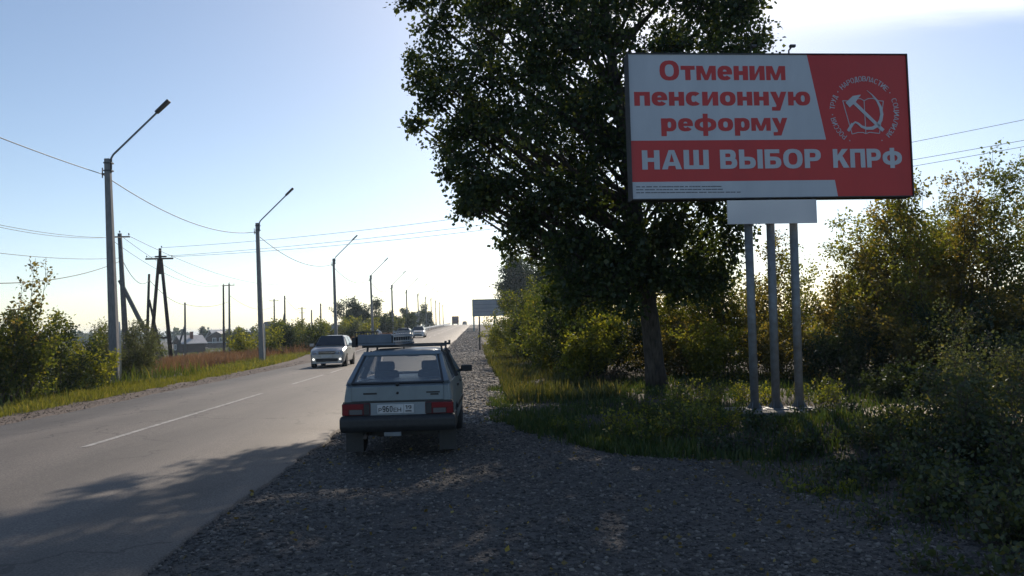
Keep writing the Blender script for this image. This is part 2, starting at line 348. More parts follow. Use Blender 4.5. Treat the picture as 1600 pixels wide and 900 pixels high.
def litter(name, n, spot, m, seed, label):
    g = np.random.default_rng(seed); x, y = spot(g, n); z = np.maximum(gz(x, y), np.where(x < edge_x(y), shz(x, y), -9))+.022
    d = g.normal(0, 1, (n, 3)); d[:, 2] *= .15
    return tag(leaf_mesh(name, np.stack([x, y, z], -1), d, g.uniform(.03, .07, n), m, None, g, .7, 0, 'stuff'), label, 'leaf litter')
LITTER = (lambda: leaf_mat('fallen_leaf', (0.10,0.075,0.03), (0.20,0.15,0.05), (0.34,0.28,0.09), .2))
tag(stones('verge_grit', 5000, (12, 50), lambda y: (-11.2+0*y, -9.75+0*y), .012, .035, rnd_mat('brown_grit', [(0.07,0.055,0.045),(0.12,0.095,0.08),(0.2,0.17,0.14)]), 6, lambda x, y: rz_(y)-.03), 'fine grit on the dirt strip left of the road', 'gravel')

# ------------------------------------------------------------------ foliage
G_POP = leaf_mat('poplar_leaf', (0.022,0.040,0.014), (0.045,0.072,0.022), (0.13,0.15,0.04), 0.42)
G_BUSH = leaf_mat('shrub_leaf', (0.045,0.068,0.018), (0.09,0.115,0.028), (0.20,0.19,0.045), 0.55, (1.9,1.7,.6))
G_YEL = leaf_mat('bright_shrub_leaf', (0.08,0.105,0.022), (0.15,0.17,0.035), (0.27,0.26,0.05), 0.55, (1.9,1.7,.6))
G_BRN = leaf_mat('autumn_leaf', (0.07,0.078,0.024), (0.14,0.125,0.038), (0.27,0.20,0.06), 0.6, (1.75,1.55,0.7))
G_WIL = leaf_mat('willow_leaf', (0.05,0.065,0.035), (0.085,0.105,0.06), (0.17,0.19,0.12), 0.4)
G_NEAR = leaf_mat('near_scrub_leaf', (0.035,0.052,0.026), (0.065,0.085,0.040), (0.14,0.135,0.06), .42)
G_DRK = leaf_mat('dark_leaf', (0.018,0.032,0.016), (0.035,0.055,0.024), (0.07,0.09,0.035), 0.35)
BARK = mat('bark', (0.035,0.030,0.026), (0.10,0.085,0.07), 5, 0.95, bump=1.0, bscale=16, detail=8, stretch=(3,3,.6))
TWIG = mat('twig_bark', (0.05,0.04,0.03), (0.10,0.08,0.06), 8, 0.9)

def leaf_mesh(name, P, D, S, m, parent, g, aspect=.75, droop=.25, kind=None):
    n = len(P)
    D = D + g.normal(0, .55, (n, 3)); D[:, 2] -= droop; D /= np.linalg.norm(D, axis=1)[:, None]+1e-9
    side = np.cross(D, g.normal(0, 1, (n, 3))); side /= np.linalg.norm(side, axis=1)[:, None]+1e-9
    L = S[:, None]; W = L*aspect*.5
    nn = np.cross(D, side)
    a = P; b = P+D*L*.42+side*W+nn*L*.07; c = P+D*L; d = P+D*L*.42-side*W+nn*L*.07
    co = np.stack([a, b, c, d], 1).reshape(-1, 3)
    q = np.arange(4*n).reshape(n, 4)
    return npmesh(name, co, q, m, parent, kind, rnd=np.clip(g.normal(.45, .25, n), 0, 1))

def grow(seed, H, stems=1, lean=.15, nb=9, ratio=.42, ang=(30, 60), dens=30, sub=True, base=.18, r0=.03, leaf=.075, off=.07, spread=.2, sub_n=4, tip=True):
    """branches of one plant: list of (points, radii) and arrays of leaf anchors"""
    rd = random.Random(seed); br = []; LP = []; LD = []
    def wander(p, d, L, n, trop, wob):
        pts = [p.copy()]; d = d.copy()
        for i in range(n):
            d = (d + Vector((rd.gauss(0,wob), rd.gauss(0,wob), rd.gauss(0,wob)+trop))).normalized()
            p = p + d*(L/n); pts.append(p.copy())
        return pts
    def leaves(pts, t0, L):
        k = max(2, int(dens*L*(1-t0)))
        for _ in range(k):
            t = t0+(1-t0)*rd.random(); f = t*(len(pts)-1); i = min(int(f), len(pts)-2)
            p = pts[i].lerp(pts[i+1], f-i); d = (pts[i+1]-pts[i]).normalized()
            o = Vector((rd.gauss(0,1), rd.gauss(0,1), rd.gauss(0,.8)))*off
            LP.append(p+o); LD.append(o.normalized()*.8+d*.5)
    def child(pts, t, d, ang_):
        f = t*(len(pts)-1); i = min(int(f), len(pts)-2); p = pts[i].lerp(pts[i+1], f-i); d = (pts[i+1]-pts[i]).normalized()
        ax = d.orthogonal().normalized(); ax.rotate(Matrix.Rotation(rd.uniform(0, 6.283), 3, d))
        q = d.copy(); q.rotate(Matrix.Rotation(ang_, 3, ax)); return p, q
    for s in range(stems):
        a = rd.uniform(0, 6.283); rr = spread*math.sqrt(rd.random()) if stems > 1 else 0
        h = H*(rd.uniform(.62, 1.0) if s else 1.0)
        d = Vector((math.cos(a)*lean*rd.random()*1.6, math.sin(a)*lean*rd.random()*1.6, 1)).normalized()
        main = wander(Vector((math.cos(a)*rr, math.sin(a)*rr, -.08)), d, h, 7, .03, .05)
        rb = r0*(h/H); br.append((main, [max(.004, rb*(1-.9*i/7)) for i in range(8)]))
        if tip: leaves(main, .55, h*.7)
        for b in range(nb):
            t = base+(1-base)*(b+rd.random())/nb*.96
            p, q = child(main, t, None, R(rd.uniform(*ang)))
            L = h*ratio*(1-t*.72)*rd.uniform(.65, 1.2)
            lim = wander(p, q, L, 4, .10, .10)
            br.append((lim, [max(.003, rb*.5*(1-t*.6)*(1-.85*i/4)) for i in range(5)]))
            leaves(lim, .25, L)
            if sub:
                for c in range(sub_n):
                    tt = rd.uniform(.25, .95); p2, q2 = child(lim, tt, None, R(rd.uniform(25, 65)))
                    L2 = L*rd.uniform(.3, .5); tw = wander(p2, q2, L2, 2, .08, .12)
                    br.append((tw, [.005, .004, .002])); leaves(tw, .1, L2)
    return br, np.array(LP), np.array(LD)

def plant(name, label, cat, loc, seed, m, leaf=.075, group=None, rz=0, bark=None, parts=('stems', 'foliage'), aspect=.75, sides=4, bend=.25, **kw):
    br, LP, LD = grow(seed, leaf=leaf, **kw)
    o = thing(name, label, cat, loc, rz, group)
    mb = MB()
    for i, (pts, rad) in enumerate(br): mb.tube(pts, rad, sides if len(pts) > 3 else 3, cap=False)
    for pts, rad in br:                        # all stems spring from one root
        if len(pts) == 8: mb.tube([pts[1].lerp(pts[0], .6), pts[0]+Vector((0,0,-.02)), pts[0]*.5+Vector((0,0,-.14)), Vector((0,0,-.2))], [rad[0]*.9, rad[0], rad[0], rad[0]*1.2], 4, cap=False)
    mb.build(parts[0], bark or TWIG, o)
    g = np.random.default_rng(seed)
    leaf_mesh(parts[1], LP, LD, leaf*g.uniform(.6, 1.3, len(LP)), m, o, g, aspect, bend)
    return o

LIT = LITTER()
litter('fallen_leaves', 700, lambda g, n: (g.uniform(-2.6, 4.2, n), 4.5*(26/4.5)**g.random(n)), LIT, 31, 'scattered yellow brown fallen leaves on the gravel under the poplar')
litter('fallen_leaves', 2500, lambda g, n: (g.uniform(2.5, 12, n), 6.5*(26/6.5)**g.random(n)), LIT, 32, 'fallen leaves on the soil round the billboard')
# --- the big roadside poplar
def big_tree():
    g = np.random.default_rng(11); rd = random.Random(11)
    base = Vector((5.12, 22.6, gz1(5.12, 22.6)-.1))
    T = thing('poplar_tree', 'huge dark poplar leaning left over the gravel shoulder behind the billboard', 'tree', base)
    tr = [Vector(p)-base for p in [(5.12,22.6,-.2),(5.04,22.5,.5),(4.93,22.3,1.6),(4.72,22.1,3.4),(4.5,22,5.2),(4.25,22,7.4),(4.0,22.1,9.5),(3.8,22.1,11.8),(3.7,22.1,14)]]
    mb = MB(); mb.tube(tr, [.36,.28,.26,.235,.20,.165,.13,.10,.05], 14)
    for a in range(5):
        an = a*1.257+.4; mb.tube([Vector((math.cos(an)*.22, math.sin(an)*.22, .40)), Vector((math.cos(an)*.32, math.sin(an)*.32, .08)), Vector((math.cos(an)*.42, math.sin(an)*.42, -.15))], [.09,.10,.06], 7)
    mb.build('trunk', BARK, T)
    S = [(-.95,10.2,1.0),(-.75,9.0,1.05),(-1.2,8.05,.75),(-.55,7.2,.95),(-.1,6.35,.75),(.2,5.6,.62),(.95,5.7,.9),(1.5,4.8,.85),(1.95,3.95,.75),(2.6,3.3,.8),(3.5,3.2,.9),
         (.6,10.2,1.3),(.35,8.5,1.2),(.8,7.2,1.15),(1.9,9.8,1.4),(1.9,8.2,1.4),(1.9,6.7,1.3),(2.8,5.4,1.2),(2.9,4.2,1.1),(3.1,10.4,1.4),(3.2,8.9,1.5),(3.3,7.4,1.4),(3.4,6.2,1.3),
         (3.9,4.0,1.0),(4.5,5.3,1.3),(5.4,4.3,1.1),(6.2,4.8,1.0),(6.5,3.7,.8),(6.9,4.3,.7),(5.7,5.9,1.2),(5.1,7.4,1.4),(6.4,7.0,1.3),(5.3,9.0,1.4),(6.8,8.6,1.3),(6.2,10.4,1.25),(7.3,10.3,1.0),(7.5,11.2,1.1),
         (4.6,10.6,1.0),(-.9,11.4,1.0),(.3,11.7,1.3),(1.7,11.5,1.4),(3.2,12.0,1.5),(4.9,12.0,1.5),(6.5,12.1,1.4),(.6,13.2,1.2),(2.1,13.2,1.4),(3.6,13.8,1.5),(5.2,13.6,1.4),(6.5,13.5,1.1),(2.6,14.8,1.3),(4.1,15.3,1.3),(5.3,14.9,1.1),
         (1.1,4.2,.5),(2.2,2.75,.55),(4.4,3.1,.7),(5.6,3.2,.8),(4.0,2.5,.6),(3.1,2.5,.7),(6.1,2.7,.6),(-1.75,7.75,.35),(-1.55,9.6,.4),(-1.5,11.0,.45),(-.9,6.1,.4),(-.35,5.15,.4),(7.9,9.6,.6),(8.3,10.8,.6),(2.0,5.3,1.0),(5.0,3.9,1.0),(-.2,5.5,.5),(.4,5.2,.5),(-.1,7.9,.8),(5.3,2.9,.8),(6.5,3.2,.7),(4.2,3.6,.9),(3.0,3.3,.8),(-1.3,8.9,.5)]
    lay = []
    for i, (x, z, r) in enumerate(S):
        dx = abs(x-3.6)/4.6; th = 3.2*math.sqrt(max(.12, 1-dx*dx))
        ks = [rd.uniform(-.4,.4)] if dx > .95 else ([-.55*th+rd.uniform(-.4,.4), .55*th+rd.uniform(-.4,.4)] if r < 1.25 else [-.72*th+rd.uniform(-.5,.5), .6*th+rd.uniform(-.5,.5)])
        for k in ks: lay.append((x+rd.uniform(-.2,.2), 22.1+k, z+rd.uniform(-.2,.2), r*rd.uniform(.66,.92)))
    wood = MB(); LP = []; LD = []
    for (x, y, z, r) in lay:
        c = Vector((x, y, z))-base
        hz = max(3.1, min(12.5, c.z-1.1-.55*math.hypot(c.x+.9, c.y+.4)))     # where the limb leaves the trunk
        for i in range(len(tr)-1):
            if tr[i].z <= hz <= tr[i+1].z: s = tr[i].lerp(tr[i+1], (hz-tr[i].z)/(tr[i+1].z-tr[i].z)); break
        d = (c-s); mid = s+d*.5+Vector((rd.gauss(0,.15), rd.gauss(0,.15), -.10*d.length+rd.gauss(0,.1)))
        pts = [s*(1-t)**2+mid*2*t*(1-t)+c*t*t for t in (0,.2,.4,.6,.8,1)]
        rb = min(.10, .02+.014*d.length); wood.tube(pts, [rb*(1-.8*i/5) for i in range(6)], 6, cap=False)
        nt_ = int(36*r*r)+10
        for k in range(nt_):
            v = Vector((rd.gauss(0,1), rd.gauss(0,1), rd.gauss(0,.85))).normalized()*r*(rd.random()**.38)*rd.choice((.8,1,1,1.12,1.3))
            st = c+v*.15+Vector((rd.gauss(0,.1),)*3); tip = c+v+Vector((0,0,-.05*r))
            wood.tube([st, st.lerp(tip,.5)+Vector((0,0,.05)), tip], [.014,.009,.004], 3, cap=False)
            nl = int(rd.uniform(16, 34)); t = g.uniform(.3, 1.08, nl)[:, None]
            o = g.normal(0, .125, (nl, 3)); LP.append(np.array(st)*(1-t)+np.array(tip)*t+o); LD.append(o*4+np.array(v)*.4)
    wood.build('limbs', BARK, T)
    LP = np.concatenate(LP); LD = np.concatenate(LD)
    leaf_mesh('crown', LP, LD, .125*g.uniform(.45,1.3,len(LP)), G_POP, T, g, .85, .35)
    return T
big_tree()

# --- young trees and shrubs: (name, label, category, px-free metric spot, height ...)
SAP = dict(stems=3, lean=.2, nb=16, ratio=.40, ang=(28,60), dens=44, base=.05, r0=.03, off=.10, spread=.5)
BSH = dict(stems=9, lean=.6, nb=9, ratio=.5, ang=(25,65), dens=70, base=.04, r0=.02, off=.085, spread=.6)
GR = 'young trees of the thicket behind the billboard'
def sap(x, y, H, seed, m, label, leaf=.095, **k):
    kw = dict(SAP); kw.update(k)
    return plant('young_tree', label, 'tree', (x, y, gz1(x, y)), seed, m, leaf, GR, parts=('trunk', 'crown'), H=H, **kw)
sap(9.75, 26, 5.0, 21, G_BRN, 'slim young tree showing between the billboard posts')
sap(11.0, 27.5, 4.6, 22, G_YEL, 'pale green young tree just right of the billboard posts')
sap(11.6, 24.5, 4.9, 23, G_BRN, 'bushy brown leaved young tree below the right corner of the billboard', stems=4)
sap(12.1, 22.8, 5.4, 24, G_BRN, 'brown young tree whose top reaches the lower right billboard edge', stems=3)
sap(12.9, 22.0, 6.8, 25, G_BRN, 'tallest slender young tree with a spire top right of the billboard', stems=3, ratio=.36)
sap(12.2, 21.4, 6.9, 39, G_YEL, 'slim green young tree rising close beside the right billboard edge', stems=2, lean=.06, spread=.2, ratio=.3)
sap(14.0, 22.6, 5.9, 26, G_BRN, 'rusty young tree second right of the spire topped one', stems=4)
sap(14.9, 22.2, 6.3, 27, G_BUSH, 'green topped young tree at the right border of the thicket', stems=4)
sap(15.9, 22.5, 6.0, 28, G_BRN, 'young tree at the far right edge of the picture', stems=4)
sap(13.4, 25.5, 5.4, 29, G_YEL, 'yellow green young tree deep behind the brown ones', stems=4)
sap(16.2, 26, 6.2, 30, G_BUSH, 'tall green young tree deep in the right of the thicket', stems=4)
sap(8.3, 29, 4.9, 31, G_BUSH, 'dark young tree between the poplar trunk and the posts', stems=4)
sap(6.9, 29.5, 4.2, 32, G_YEL, 'lit yellow green young tree right behind the poplar trunk', stems=4)
sap(9.3, 33, 4.6, 33, G_BRN, 'brown young tree far behind the posts', stems=4)
sap(10.3, 28.5, 5.6, 35, G_YEL, 'yellow green young tree rising behind the right billboard post', stems=3)
sap(8.9, 27.5, 5.2, 36, G_BUSH, 'green young tree rising behind the left billboard post', stems=3)
sap(12.4, 24.0, 5.6, 37, G_YEL, 'yellow green young tree behind the one with the spire top', stems=4)
sap(14.4, 24.0, 6.2, 38, G_YEL, 'yellow green young tree between the rusty and the green topped one', stems=4)
sap(5.4, 31, 3.8, 34, G_YEL, 'light green young tree left behind the poplar trunk', stems=4)

GU = 'shrubs of the undergrowth on the right'
def shr(x, y, H, seed, m, label, leaf=.09, group=GU, name='shrub', **k):
    kw = dict(BSH); kw.update(k)
    return plant(name, label, 'shrub', (x, y, gz1(x, y)), seed, m, leaf, group, H=H, **kw)
shr(9.2, 23.5, 1.9, 41, G_BRN, 'brown shrub low behind the billboard posts')
shr(10.6, 22.2, 2.2, 42, G_DRK, 'dark shrub low right of the billboard posts')
shr(11.9, 20.6, 2.4, 43, G_BRN, 'rust brown shrub under the spire topped young tree')
shr(13.2, 19.8, 2.6, 44, G_DRK, 'dark green shrub at the foot of the brown young trees')
shr(14.5, 19.6, 2.9, 45, G_BRN, 'large brown green shrub at the right picture edge')
shr(10.2, 18.0, 1.1, 46, G_DRK, 'low dark shrub beyond the sandy patch')
shr(12.0, 17.5, 1.5, 47, G_DRK, 'knee high dark shrub right of the sandy patch')
shr(7.4, 25.0, 1.9, 48, G_YEL, 'lit yellowish shrub between trunk and posts')
shr(6.4, 26.0, 2.0, 49, G_BRN, 'brown shrub close behind the poplar trunk')
shr(3.9, 26.8, 2.9, 50, G_DRK, 'dark dense shrub left of the poplar trunk', stems=9)
shr(4.4, 28.5, 3.2, 51, G_DRK, 'tall dark shrub shaded by the poplar', stems=9)
shr(3.2, 26.0, 2.7, 52, G_YEL, 'yellow green leafy shrub lit from behind beside the shoulder', leaf=.09, stems=9)
shr(2.9, 30.5, 2.9, 53, G_BUSH, 'light green shrub next in line past the yellow green one', leaf=.09, stems=9)
shr(2.4, 39, 4.1, 54, G_BUSH, 'tall upright shrub standing highest beside the shoulder', stems=10, lean=.3)
shr(1.9, 46, 2.8, 55, G_YEL, 'bright green shrub by the thin dark post', stems=9)
shr(3.2, 44, 3.4, 56, G_BUSH, 'green shrub behind the tall upright one', stems=9)
shr(2.2, 62, 2.3, 57, G_BUSH, 'shrub behind the thin dark post', stems=8, leaf=.11)
shr(4.4, 84, 2.6, 58, G_BUSH, 'shrub half way to the far grey billboard', stems=8, leaf=.14)
shr(6.4, 112, 4.0, 59, G_BUSH, 'shrub before the far grey billboard', stems=8, leaf=.17)
shr(3.2, 37, 3.3, 60, G_DRK, 'dark shrub behind the light green one', stems=9)
# near dark shrubs at the right edge
NEAR = dict(leaf=.055, stems=11, dens=55, off=.08, spread=.8, r0=.012, ratio=.55, nb=9)
shr(6.5, 9.6, 1.1, 71, G_NEAR, 'nearest dark shrub in the lower right corner', **NEAR)
shr(7.5, 10.6, 1.4, 72, G_NEAR, 'dark shrub behind the nearest one at the right edge', **NEAR)
shr(5.0, 7.4, .45, 73, G_NEAR, 'small dark shrub at the edge of the gravel bottom right', **NEAR)
shr(8.6, 12.2, 1.7, 74, G_NEAR, 'tall dark shrub at the right edge before the sandy patch', **NEAR)
shr(6.9, 11.6, .45, 75, G_NEAR, 'low dark shrub between soil heap and right edge', **NEAR)
shr(10.2, 14.6, 2.2, 76, G_NEAR, 'dark shrub right of the sandy patch near the picture edge', **NEAR)
shr(6.3, 13.4, .4, 77, G_NEAR, 'low weedy shrub right of the concrete footing', **NEAR)
shr(4.4, 7.9, .4, 79, G_NEAR, 'ragged dark shrub where gravel meets soil at the right', **NEAR)
shr(5.6, 8.8, .5, 80, G_NEAR, 'dark shrub left of the nearest right corner shrub', **NEAR)
shr(6.2, 8.4, .75, 70, G_NEAR, 'dark bushy shrub cut by the right picture edge', **NEAR)
shr(4.6, 6.3, .5, 69, G_NEAR, 'dark shrub cut by the lower right picture edge', **NEAR)
shr(5.7, 10.2, .55, 68, G_NEAR, 'spreading dark shrub on the right slope of the soil heap', **NEAR)
shr(4.0, 5.7, .3, 66, G_NEAR, 'low dark shrub on the gravel at the very bottom right', **NEAR)
shr(4.1, 6.7, .3, 78, G_NEAR, 'tiny shrub on the gravel in the bottom right corner', **NEAR)

GL = 'shrubs along the left verge'
def lsh(x, y, H, seed, m, label, **k): return shr(x, y, H, seed, m, label, group=GL, **k)
lsh(-15.6, 24.5, 3.4, 81, G_YEL, 'big green shrub cut by the left picture edge', stems=12, spread=1.2, lean=.5)
lsh(-14.2, 23.2, 3.1, 82, G_BUSH, 'big leafy shrub at the left beside the grass strip', stems=12, spread=1.1, lean=.5)
lsh(-14.3, 26.8, 2.9, 83, G_DRK, 'dark green shrub left of the nearest street lamp', stems=11, spread=1.0, lean=.5)
lsh(-13.9, 29.2, 1.7, 84, G_YEL, 'low yellowish shrub against the nearest street lamp', stems=9, spread=.9)
lsh(-15.2, 35.0, 2.7, 85, G_WIL, 'grey green willow shrub just right of the nearest street lamp', stems=13, spread=.8, aspect=.3, leaf=.11)
lsh(-15.9, 37.5, 1.5, 86, G_WIL, 'pale willow shrub with drooping narrow leaves', stems=10, spread=.7, aspect=.28, leaf=.12)
lsh(-17.0, 33.0, 2.3, 87, G_BUSH, 'green shrub behind the nearest street lamp', stems=10, spread=1.0)
for i, (x, y, H, lab) in enumerate([(-14.4, 25.0, 4.6, 'lanky sapling with two leafy shoots rising above the left shrubs'), (-16.2, 25.8, 4.0, 'lanky sapling at the left picture edge')]):
    plant('sapling', lab, 'tree', (x, y, gz1(x, y)), 91+i, G_BRN, .105, 'lanky saplings on the left', parts=('trunk', 'crown'), H=H, stems=4, lean=.22, nb=9, ratio=.2, ang=(20,45), dens=26, base=.3, r0=.025, off=.06, spread=.5, sub_n=2)
row = [(-27.2, 62, 2.0, G_BUSH, 'round green shrub behind the grey green willow shrub'), (-31.5, 76, 2.4, G_DRK, 'dark shrub at the foot of the double legged pole'), (-19.6, 70, 2.3, G_WIL, 'grey green shrub in front of the second street lamp'),
       (-17.5, 63, 2.3, G_YEL, 'yellowish shrub just right of the second street lamp'), (-16.6, 72, 2.8, G_BUSH, 'wide green shrub left of the oncoming silver car'), (-14.9, 66, 2.6, G_DRK, 'dark shrub close behind the oncoming silver car'),
       (-21, 88, 3.2, G_BUSH, 'tall shrub right of the blue shed'), (-18.5, 92, 3.2, G_BUSH, 'green shrub left of the third street lamp'), (-16.6, 96, 2.5, G_WIL, 'pale shrub at the third street lamp'),
       (-16.0, 106, 3.1, G_YEL, 'yellow green shrub right of the third street lamp'), (-17.5, 112, 3.3, G_BUSH, 'green shrub behind the yellow green one'), (-15.3, 124, 3.3, G_DRK, 'dark shrub at the fourth street lamp'),
       (-14.8, 140, 3.6, G_BUSH, 'shrub right of the fourth street lamp'), (-15.6, 150, 4.2, G_DRK, 'dark shrub at the fifth street lamp'), (-15.8, 172, 4.6, G_DRK, 'dark pointed shrub left of the small far billboard')]
for i, (x, y, H, m, lab) in enumerate(row):
    lsh(x, y, H, 100+i, m, lab, stems=9, spread=1.5, lean=.6, leaf=.07+.0013*y, dens=40, off=.16, sub_n=3)

# trees standing far off
def far_tree(x, y, H, seed, m, label, leaf, **k):
    kw = dict(stems=3, lean=.2, nb=12, ratio=.5, ang=(30,65), dens=40, base=.15, r0=.12, off=.26, spread=.5, sub_n=4); kw.update(k)
    return plant('tree', label, 'tree', (x, y, gz1(x, y)), seed, m, leaf, 'trees standing further off', bark=BARK, parts=('trunk', 'crown'), H=H, **kw)
far_tree(7.0, 122, 11.6, 131, G_DRK, 'dark tree above the far grey billboard on the right', .30, stems=7, lean=.25, dens=50, off=.32)
far_tree(9.2, 78, 8.6, 132, G_DRK, 'dark tree between the far grey billboard and the poplar', .24, stems=7, lean=.35, dens=60)
far_tree(-20.6, 140, 7.0, 133, G_DRK, 'round dark tree left of the fourth street lamp', .26, stems=6, lean=.5, ratio=.6)
far_tree(-16.2, 205, 6.2, 134, G_DRK, 'dark tree right of the small far billboard', .3, stems=5, lean=.4)
far_tree(-14.6, 225, 6.6, 135, G_DRK, 'dark tree by the far guardrail', .3, stems=5, lean=.4)
far_tree(-92, 275, 6.4, 136, G_DRK, 'dark round tree left of the steep pale roof', .4, stems=5, lean=.5)
far_tree(-81, 278, 6.3, 137, G_DRK, 'dark tree behind the house with two white windows', .4, stems=5, lean=.4)
far_tree(-73, 240, 5.6, 138, G_BUSH, 'tree right of the house with two white windows', .4, stems=5, lean=.4)
far_tree(-61, 242, 6.8, 139, G_DRK, 'dark tree behind the blue shed', .4, stems=6, lean=.5)
far_tree(-69, 262, 4.8, 140, G_BUSH, 'tree hiding behind the second street lamp', .4, stems=6, lean=.5)

# a far wood closing the plain: reads as one mass
g = np.random.default_rng(77); LP = []
for k in range(420):
    sx = g.choice([-1, 1], p=[.6, .4]); y = g.uniform(430, 900); x = sx*g.uniform(30 if sx > 0 else 45, 900); h = g.uniform(5, 10)
    n = 70; v = g.normal(0, 1, (n, 3)); v /= np.linalg.norm(v, axis=1)[:, None]
    LP.append(np.array([x, y, gz1(x, y)+h*.45])+v*np.array([h*.55, h*.55, h*.5])*g.random((n,1))**.4)
LP = np.concatenate(LP)
tag(leaf_mesh('distant_woodland', LP, g.normal(0,1,LP.shape), g.uniform(1.6,3.2,len(LP)), G_DRK, None, g, .9, 0, 'stuff'), 'low dark belt of far trees along the horizon', 'woodland')

g = np.random.default_rng(78); LP = []
for k in range(130):
    x = g.uniform(3.0, 30); y = g.uniform(28, 44)+.25*abs(x-10); h = g.uniform(1.6, 4.4) if x > 5 else g.uniform(1.5, 3.2)
    n = 260; v = g.normal(0, 1, (n, 3)); v /= np.linalg.norm(v, axis=1)[:, None]
    LP.append(np.array([x, y, gz1(x, y)+h*.48])+v*np.array([h*.42, h*.42, h*.52])*g.random((n,1))**.35)
LP = np.concatenate(LP)
tag(leaf_mesh('thicket', LP, g.normal(0,1,LP.shape), g.uniform(.08,.2,len(LP)), G_BRN, None, g, .75, .2, 'stuff'), 'dense brownish thicket closing the view behind the young trees', 'woodland')

# ------------------------------------------------------------------ grass
def blades(name, n, spot, hmin, hmax, m, seed, label, wid=.012, lean=.35, cat='grass'):
    g = np.random.default_rng(seed); x, y = spot(g, n)
    ok = ~(((np.abs(x-6.5) < 1.5) & (y > 14.6) & (y < 17.6)) | ((x > 6.9) & (x < 11) & (y > 12.3) & (y < 16.0))) | (g.random(n) < .12); x, y = x[ok], y[ok]; n = len(x); z = gz(x, y)
    h = g.uniform(hmin, hmax, n)*g.uniform(.6,1.1,n); a = g.uniform(0, 6.283, n); le = h*np.abs(g.normal(0, lean, n))
    w = wid*g.uniform(.6,1.4,n); c = g.uniform(0, 6.283, n)
    p = np.stack([x, y, z-.02], -1); dx = np.stack([np.cos(a), np.sin(a), 0*a], -1); sx = np.stack([np.cos(c), np.sin(c), 0*c], -1); uz = np.array([0,0,1.])
    mid = p+uz*(h*.55)[:,None]+dx*(le*.35)[:,None]; tip = p+uz*h[:,None]+dx*le[:,None]
    co = np.stack([p-sx*w[:,None], p+sx*w[:,None], mid+sx*(w*.7)[:,None], mid-sx*(w*.7)[:,None], tip+sx*(w*.12)[:,None], tip-sx*(w*.12)[:,None]], 1).reshape(-1,3)
    q = (np.array([(0,1,2,3),(3,2,4,5)])[None]+6*np.arange(n)[:,None,None]).reshape(-1,4)
    return tag(npmesh(name, co, q, m, kind='stuff', rnd=np.repeat(np.clip(g.normal(.5,.25,n),0,1), 2)), label, cat)
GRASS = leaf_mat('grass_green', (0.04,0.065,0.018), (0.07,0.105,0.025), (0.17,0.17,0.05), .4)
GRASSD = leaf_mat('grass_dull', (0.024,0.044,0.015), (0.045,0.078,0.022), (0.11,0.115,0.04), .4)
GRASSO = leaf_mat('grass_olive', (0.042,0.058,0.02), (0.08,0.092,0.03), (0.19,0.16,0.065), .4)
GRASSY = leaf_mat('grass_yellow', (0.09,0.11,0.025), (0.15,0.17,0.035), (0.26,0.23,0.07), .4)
DRY = leaf_mat('grass_dry', (0.13,0.075,0.04), (0.20,0.12,0.065), (0.30,0.20,0.11), .35, (1.3,1.1,.8))
def patchy(g, x, y, s=1.0): return (np.sin(1.9*x*s+.8*y*s)+np.sin(1.1*y*s-2.3*x*s)+g.normal(0,.8,len(x))) > -.35
def s_right(y0, y1, w0, w1):
    def f(g, n):
        y = y0*(y1/y0)**g.random(n*2); x = edge_x(y)+w0+(w1-w0)*g.random(n*2)**1.3
        k = patchy(g, x, y); return x[k][:n], y[k][:n]
    return lambda g, n: (lambda r: r if len(r[0]) == n else (np.resize(r[0], n), np.resize(r[1], n)))(f(g, n))
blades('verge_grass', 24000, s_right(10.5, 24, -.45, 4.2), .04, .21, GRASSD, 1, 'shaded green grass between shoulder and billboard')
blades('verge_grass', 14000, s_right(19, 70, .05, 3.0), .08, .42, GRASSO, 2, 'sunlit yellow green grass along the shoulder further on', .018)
blades('undergrowth', 16000, lambda g, n: (g.uniform(4.5, 17, n), g.uniform(14.5, 27, n)), .05, .28, GRASSD, 8, 'weeds and grass under the young trees on the right', .018)
blades('undergrowth', 9000, lambda g, n: (g.uniform(3.2, 9.5, n), 6.3+6.8*g.random(n)), .04, .16, GRASSD, 9, 'sparse dark weeds on the soil in front of the billboard', .009)
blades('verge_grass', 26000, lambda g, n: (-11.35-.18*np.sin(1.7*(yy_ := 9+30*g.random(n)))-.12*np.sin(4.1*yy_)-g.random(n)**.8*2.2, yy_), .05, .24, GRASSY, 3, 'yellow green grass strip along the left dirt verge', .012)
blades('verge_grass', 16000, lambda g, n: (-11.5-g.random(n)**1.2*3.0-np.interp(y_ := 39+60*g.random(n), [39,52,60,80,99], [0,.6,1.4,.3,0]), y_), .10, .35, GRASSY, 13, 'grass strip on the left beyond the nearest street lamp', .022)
blades('dry_grass', 26000, lambda g, n: (-15-g.random(n)*11, 37+30*g.random(n)), .25, .75, DRY, 4, 'reddish dry tall grass in the field left of the road', .02)
blades('dry_grass', 9000, lambda g, n: (-13-g.random(n)*4.5, 60+75*g.random(n)), .3, .9, DRY, 14, 'brown dry grass by the far street lamps', .03)
blades('field_grass', 22000, lambda g, n: (-26-g.random(n)*75, 50+170*g.random(n)), .2, .6, GRASS, 15, 'rough meadow grass in the low field before the houses', .07)
blades('field_grass', 9000, lambda g, n: (-13-g.random(n)*14, 14+26*g.random(n)), .2, .8, GRASS, 16, 'rough grass beneath the left shrubs', .02)
WD = 'weeds round the billboard'
